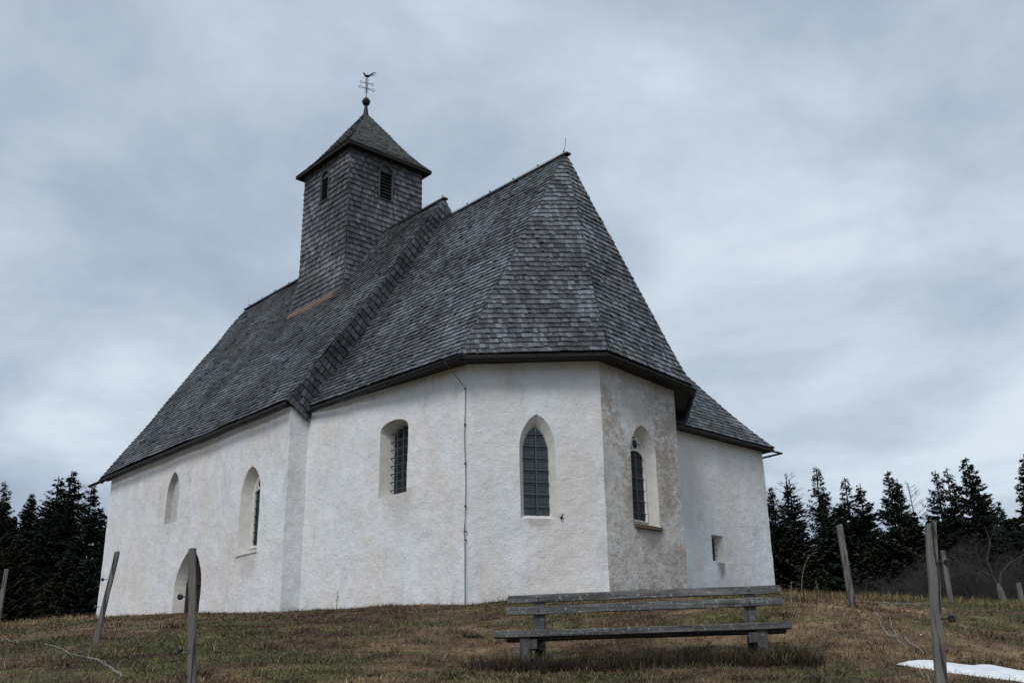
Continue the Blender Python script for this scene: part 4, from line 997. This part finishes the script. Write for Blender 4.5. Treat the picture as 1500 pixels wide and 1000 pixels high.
# ------------------------------------------------------------------ trees
def spruce_mesh(seed, H, Rr, dens=1., thin=0., brown=0., low=.06, fine=1.):
    rg = np.random.default_rng(seed); rr = random.Random(seed)
    V_ = []; col = []; wz = H*low; wood = MB()
    wood.tube([(noise.noise(Vector((seed,i*.3,0)))*.12, noise.noise(Vector((i*.3,seed,3)))*.12, H*i/10-.3*(i==0)) for i in range(11)], [.20*(1-i/10.4)*H/16+.015 for i in range(11)], 7)
    z = wz
    while z < H*.985:
        f = z/H; prof = (1-f)**.95*(1.0 if f > .12 else .75+f*2); nb = rr.choice((5,6,7)) if f < .9 else 4
        for b in range(nb):
            if rr.random() < thin*.5*(1-f*.6): continue
            a = rr.uniform(0,6.28); L = Rr*prof*rr.uniform(.6,1.15)+.10; droop = (.55-.75*f)+rr.uniform(-.12,.12); tipup = .28*L
            m_ = max(5, int(L/.10*dens*(2.1 if fine else .8))); zb = z+rr.uniform(-.15,.15)
            wood.tube([(math.cos(a)*L*t, math.sin(a)*L*t, zb-droop*L*t*.8+tipup*t*t) for t in (0,.35,.7,.95)], [.03*(1-f)+.008,.02*(1-f)+.006,.008,.004], 3, cap=False)
            ts = np.repeat(rg.random(m_)**.75*.97+.03, 2); mm = len(ts)
            cen = np.c_[np.cos(a)*L*ts, np.sin(a)*L*ts, zb-droop*L*ts*.8+tipup*ts*ts]
            side = np.where(np.arange(mm)%2, 1, -1); ang = a+side*rg.uniform(.5,1.3,mm); l = rg.uniform(.14,.40,mm)*(1 if fine else 1.35)*(1.15-ts*.55)*(.75+.25*(1-f))
            dz = -rg.uniform(.1,.85,mm)*l; tip = cen+np.c_[np.cos(ang)*l, np.sin(ang)*l, dz]
            wv = np.c_[-np.sin(ang), np.cos(ang), rg.uniform(-.7,.7,mm)]*(rg.uniform(.022,.050,mm)*(1 if fine else 2.0)*(.75+.5*(1-thin)))[:,None]
            md = cen*.45+tip*.55
            q_ = np.stack([cen, md+wv, tip, md-wv], 1); V_.append(q_.reshape(-1,3))
            shade = rg.uniform(.55,1.5,mm)[:,None]; br = (rg.random(mm) < brown)[:,None]
            cc_ = np.where(br, np.array([[.050,.033,.020]]), np.array([[.014,.022,.014]]))*shade
            col.append(np.repeat(cc_, 4, 0))
        z += H*.020*rr.uniform(.7,1.3)*(1-.45*f)
    # leader
    V_ = np.concatenate(V_); col = np.concatenate(col); nq = len(V_)//4
    me_f = bpy.data.meshes.new('crown')
    me_f.vertices.add(len(V_)); me_f.vertices.foreach_set('co', V_.astype(np.float32).ravel()); me_f.loops.add(len(V_)); me_f.loops.foreach_set('vertex_index', np.arange(len(V_), dtype=np.int32))
    me_f.polygons.add(nq); me_f.polygons.foreach_set('loop_start', np.arange(nq, dtype=np.int32)*4); me_f.polygons.foreach_set('loop_total', np.full(nq,4,np.int32))
    a_ = me_f.color_attributes.new('col','FLOAT_COLOR','POINT'); c4 = np.ones((len(V_),4),np.float32); c4[:,:3] = col; a_.data.foreach_set('color', c4.ravel()); me_f.polygons.foreach_set('use_smooth', np.zeros(nq, bool)); me_f.update(calc_edges=True); me_f.materials.append(M_needle)
    me_w = bpy.data.meshes.new('trunk'); me_w.from_pydata([tuple(v) for v in wood.v], [], wood.f); me_w.update(); me_w.materials.append(M_bark)
    return me_f, me_w
SPR = {'dense': spruce_mesh(1, 16, 4.3, 1.5), 'dense2': spruce_mesh(2, 16, 4.2, 1.4, .1), 'thin': spruce_mesh(3, 16, 3.5, 1.0, .35), 'slim': spruce_mesh(4, 16, 3.1, 1.3, .15),
       'open': spruce_mesh(5, 16, 4.4, 1.15, .3), 'brown': spruce_mesh(6, 12, 3.9, 1.6, 0, .3, .02), 'low': spruce_mesh(7, 9, 3.4, 1.6, 0, .12, .0)}
def spruce(x, y, ztop, kind, label, group, ws=1., rot=0.):
    g0 = gz(x, y)-.2; H0 = {'brown':12,'low':9}.get(kind, 16); s = (ztop-g0)/H0; mf, mw = SPR[kind]
    root = empty('spruce_tree', (x, y, g0)); root.scale = (s*ws*(1.25 if y < 55 else 1.12), s*ws*(1.25 if y < 55 else 1.12), s); root.rotation_euler = (0,0,rot)
    for nm, me in (('crown', mf), ('trunk', mw)):
        o = bpy.data.objects.new(nm, me); COL.objects.link(o); o.parent = root
    return tag(root, label, 'spruce tree', group)
GR = 'spruces on the skyline right of the church'; GL = 'spruces on the skyline left of the church'
TR = [ # px at 62 m -> x, top z
 (14.9,61,12.6,'dense2','spruce half hidden by the right corner of the church',1.0),
 (16.5,63,13.4,'dense','dense dark spruce with a bare larch top behind it',1.05),
 (17.6,61,13.75,'thin','tall thin spruce with sparse see-through crown, near the church',1.0),
 (18.6,64,12.7,'slim','narrow short spruce between the sparse tall one and the leaning post tree',.95),
 (19.5,62,13.3,'thin','sparse spruce directly above the leaning fence post beside the bench',1.05),
 (20.7,63,13.1,'dense','pointed dense spruce just right of the leaning fence post',1.1),
 (22.1,62,13.65,'dense2','tall spruce with a fanned top above the bare thicket',1.0),
 (22.95,63,13.4,'slim','slim spruce beside the gap of sky with a bare birch trunk',.9),
 (24.5,61,13.4,'open','open spruce with a forked top behind the thick cracked post',1.0),
 (25.6,62,13.75,'open','spruce with ragged left side, left neighbour of the highest one',.9),
 (26.4,61,14.15,'dense2','highest broad spruce above the bare apple tree',1.1),
 (27.7,63,13.6,'open','spruce with upswept branches right of the highest broad one',1.0),
 (28.5,64,12.6,'dense','low dark spruce second in from the right edge of the wood',.9),
 (29.2,64,12.1,'dense2','smallest skyline spruce, beside the tall one at the right edge',.85),
 (30.3,62,14.5,'slim','tall spruce cut by the right edge of the photo',1.2),
 (32.5,63,13.6,'dense','spruce just beyond the right edge of the photo',1.0)]
for i, (x, y, zt, kd, lab, ws) in enumerate(TR): spruce(x, y, zt, kd, lab, GR, ws, i*1.7)
TL = [(-30.3,62,13.1,'dense','spruce cut by the left edge of the photo',1.0),(-29.7,61,13.75,'open','leftmost spruce with a full pointed top on the left skyline',.85),(-28.95,63,13.4,'slim','narrow spruce second from the left edge',1.0),
 (-28.4,62,13.2,'dense2','blunt topped dark spruce left of the tallest left spruce',1.1),(-27.9,64,13.3,'slim','thin small spruce top between the blunt one and the tallest left spruce',.7),(-27.05,62,14.2,'dense','tallest spruce on the left skyline',1.05),
 (-26.0,61,12.9,'slim','small spruce top beside the bare larch on the left',.9),(-24.6,58,13.6,'dense2','broad spruce touching the left eave of the nave roof',1.25),(-23.0,57,12.6,'dense','spruce mostly hidden behind the left corner of the church',1.1)]
for i, (x, y, zt, kd, lab, ws) in enumerate(TL): spruce(x, y, zt, kd, lab, GL, ws, i*2.3)
TF = [(-23.8,51,8.9,'brown','brownish spruce in front of the tallest left spruce',1.0),(-21.0,50,7.9,'brown','broad olive spruce in the middle of the left wood',1.05),(-26.0,54,8.6,'brown','dull brown spruce at the far left of the near row',1.0),(-19.6,49,7.4,'low','low dark spruce beside the left wall corner',1.0)]
for i, (x, y, zt, kd, lab, ws) in enumerate(TF): spruce(x, y, zt, kd, lab, 'nearer spruces of the left wood', ws, i*1.1+.5)
# deeper wood that reads as one dark mass
def wood_mass():
    rg = random.Random(9); V_ = []; C_ = []; src = []
    for kd, me in zip(('low','dense2','brown'), (spruce_mesh(17, 9, 3.4, 1.0, 0, .1, 0, 0)[0], spruce_mesh(12, 16, 4.2, .9, .1, 0, .06, 0)[0], spruce_mesh(16, 12, 3.9, 1.0, 0, .3, .02, 0)[0])):
        n_ = len(me.vertices); a = np.zeros(n_*3, np.float32); me.vertices.foreach_get('co', a); c = np.zeros(n_*4, np.float32); me.color_attributes['col'].data.foreach_get('color', c); src.append((a.reshape(-1,3), c.reshape(-1,4)[:,:3]))
    spots = []
    for i in range(46): spots.append((14.5+i*.53+rg.uniform(-.5,.5), rg.uniform(66,76), rg.uniform(10.2,13.2)))
    for i in range(22): spots.append((13.6+i*.85+rg.uniform(-.4,.4), rg.uniform(58,61), rg.uniform(8.6,10.6)))
    for i in range(14): spots.append((12.5+i*1.5+rg.uniform(-.5,.5), rg.uniform(52,57), rg.uniform(6.0,7.6)))
    for i in range(16): spots.append((-38+i*1.15+rg.uniform(-.5,.5), rg.uniform(64,70), rg.uniform(12.2,14.0)))
    for i in range(12): spots.append((-30+i*1.2+rg.uniform(-.5,.5), rg.uniform(52,57), rg.uniform(6.5,9.5)))
    for i in range(14): spots.append((-16+i*2.2, rg.uniform(66,74), rg.uniform(8,11)))
    for (x, y, zt) in spots:
        s_ = rg.randrange(3); a, c = src[s_]; H0 = (9,16,12)[s_]; g0 = gz(x, y)-.3; s = (zt-g0)/H0; w_ = s*(1.1 if s_ != 1 else 1.15); th = rg.uniform(0,6.28); ct, st_ = math.cos(th), math.sin(th)
        V_.append(np.c_[(a[:,0]*ct-a[:,1]*st_)*w_+x, (a[:,0]*st_+a[:,1]*ct)*w_+y, a[:,2]*s+g0]); C_.append(c*.8)
    V_ = np.concatenate(V_); nq = len(V_)//4
    o = arr_mesh('woodland', V_, np.full(nq,4), np.arange(len(V_)), M_needle, col=np.concatenate(C_)); tag(o, 'dark conifer wood filling the space below the skyline spruces', 'woodland', kind='stuff')
wood_mass()

M_twig = simple_mat('bare_twigs', (.042,.037,.036), .95, sc=3, var=.3); M_twig2 = simple_mat('pale_bark', (.044,.040,.037), .95, sc=6, var=.4); M_larch = simple_mat('larch_twigs', (.055,.045,.038), .95, sc=3)
def branchy(seed, spec):
    """recursive bare crown. spec: start radius, length, levels, spread, up"""
    rg = random.Random(seed); k = MB()
    def grow(p, d, L, r, lev):
        n = 4; P_ = [p]; dd = d.copy()
        for i in range(n):
            dd = (dd+Vector((rg.gauss(0,1),rg.gauss(0,1),rg.gauss(0,1)))*spec['wob']+Vector((0,0,spec['up']))).normalized(); P_.append(P_[-1]+dd*L/n)
        k.tube(P_, [r*(1-.45*i/n) for i in range(n+1)], 6 if lev == spec['lev'] else 3, cap=False)
        if lev == 0: return
        nb = rg.randint(*spec['nb'])
        for b in range(nb):
            t = rg.uniform(.3,1.); i = min(n-1, int(t*n)); q_ = P_[i].lerp(P_[i+1], t*n-i) if i < n else P_[-1]
            ax = Vector((rg.gauss(0,1),rg.gauss(0,1),rg.gauss(0,.7))).normalized(); nd = (dd+ax*spec['spread']).normalized()
            grow(q_, nd, L*rg.uniform(.5,.8), r*.5, lev-1)
    for s_ in range(spec.get('stems',1)):
        a = rg.uniform(0,6.28); ln = spec.get('sl', 0); grow(Vector((math.cos(a)*.3*(s_>0), math.sin(a)*.3*(s_>0), -.2)), Vector((math.cos(a)*ln, math.sin(a)*ln, 1)).normalized(), spec['L'], spec['r'], spec['lev'])
    me = bpy.data.meshes.new('bare_crown'); me.from_pydata([tuple(v) for v in k.v], [], k.f); me.update(); return me
def place_mesh(name, me, mat, x, y, s, rot, label, cat, group=None):
    if not me.materials: me.materials.append(mat)
    o = bpy.data.objects.new(name, me); COL.objects.link(o); o.location = (x, y, gz(x, y)); o.scale = (s,)*3 if not isinstance(s, tuple) else s; o.rotation_euler = (0,0,rot); return tag(o, label, cat, group)
shr = [branchy(s, dict(wob=.25, up=.02, lev=4, nb=(5,7), spread=1.0, L=1.7, r=.035, stems=5, sl=.5)) for s in (11,12,13)]
SB = 'bare shrubs along the foot of the right wood'
for i, (x, y, s, lab) in enumerate(((12.2,36,.80,'bare grey shrub at the left end of the right thicket'),(13.3,35,.95,'lichen grey bare shrub left of the thick cracked post'),(14.2,36,.85,'low tangled bare shrub just behind the thick cracked post'),(14.7,34.5,.9,'dense bare shrub left of the apple tree'),(16.0,36,1.15,'large bare shrub behind the apple tree'),(17.3,35,1.2,'tall bare shrub by the right edge of the photo'),(11.0,36,.62,'small reddish bare bush beside the leaning fence post'),(14.0,39,1.1,'bare bush filling the back of the thicket'),(16.8,40,1.35,'tall bare bush behind the thicket, below the highest spruce'))):
    place_mesh('bare_shrub', shr[i%3], M_twig, x, y, s, i*1.3, lab, 'shrub', SB)
# leaning apple tree
rgm = branchy(21, dict(wob=.30, up=.015, lev=4, nb=(4,6), spread=1.15, L=2.0, r=.035, stems=1))
root = empty('apple_tree', (14.45,32.5,gz(14.45,32.5)))
k = MB(); k.tube([(.20,0,-.3),(.12,0,.5),(.0,0,1.0),(-.16,0,1.35)], [.075,.07,.065,.055], 8)
k.tube([(-.02,0,1.0),(.12,.05,1.45),(.40,.0,1.75),(.85,0,1.98),(1.4,0,2.1),(1.9,.1,2.35)], [.038,.034,.028,.022,.016,.008], 6); k.tube([(-.16,0,1.35),(-.55,.1,1.62),(-.95,0,1.72),(-1.35,-.1,2.1)], [.036,.028,.02,.01], 6); k.tube([(-.16,0,1.35),(-.20,.1,1.9),(-.05,0,2.4),(-.15,0,2.9)], [.034,.028,.018,.01], 6)
me = bpy.data.meshes.new('trunk'); me.from_pydata([tuple(v) for v in k.v], [], k.f); me.update(); me.materials.append(M_twig2)
o = bpy.data.objects.new('trunk', me); COL.objects.link(o); o.parent = root
rgm.materials.append(M_twig)
for p_, sc_, rz in (((-.2,0,1.3),.62,0),((.7,0,1.85),.5,2.0),((-.9,0,1.6),.5,4.0),((1.5,0,2.0),.45,1.2),((-.1,0,2.3),.4,3.1)):
    o = bpy.data.objects.new('crown', rgm); COL.objects.link(o); o.parent = root; o.location = p_; o.scale = (sc_*1.15,sc_,sc_*.8); o.rotation_euler = (0,0,rz)
tag(root, 'gnarled bare apple tree with pale leaning trunk at the right', 'apple tree')
# bare larches / birch showing between the spruces
lar = branchy(31, dict(wob=.07, up=.05, lev=3, nb=(9,13), spread=.85, L=13, r=.10, stems=1))
def larch_mesh(seed, H):
    rg = random.Random(seed); k = MB(); k.tube([(rg.gauss(0,.04),rg.gauss(0,.04),H*i/8) for i in range(9)], [.12*(1-i/8.3)+.012 for i in range(9)], 5)
    z = H*.35
    while z < H:
        f = z/H; a = rg.uniform(0,6.28); L = 1.9*(1-f)**.6+.15
        P_ = [Vector((math.cos(a)*L*t, math.sin(a)*L*t, z+.35*L*t+.3*L*t*t)) for t in (0,.4,.8,1)]
        k.tube(P_, [.018,.012,.009,.006], 3, cap=False)
        for j in range(5): p = P_[1].lerp(P_[3], rg.random()); b = a+rg.choice((-1,1))*rg.uniform(.4,1.2); k.tube([p, p+Vector((math.cos(b)*.4*L,math.sin(b)*.4*L,rg.uniform(0,.35)*L))], .007, 3, cap=False)
        z += .11
    me = bpy.data.meshes.new('bare_larch'); me.from_pydata([tuple(v) for v in k.v], [], k.f); me.update(); return me
bpy.data.meshes.remove(lar); LA = [larch_mesh(1,13), larch_mesh(2,13)]
for i, (x, y, zt, lab) in enumerate(((16.6,64,14.0,'bare larch rising behind the dense spruce near the church'),(15.2,63,12.9,'thin bare larch top right beside the church corner'),(24.0,64,13.3,'bare birch trunk in the sky gap behind the thick cracked post'),(-26.6,64,14.3,'bare larch top between the left spruces and the nave eave'))):
    o = place_mesh('bare_larch', LA[i%2], M_larch, x, y, (zt-gz(x,y))/13, i*1.0, lab, 'larch', 'bare larches among the spruces')
for i, m_ in enumerate(LA): pass
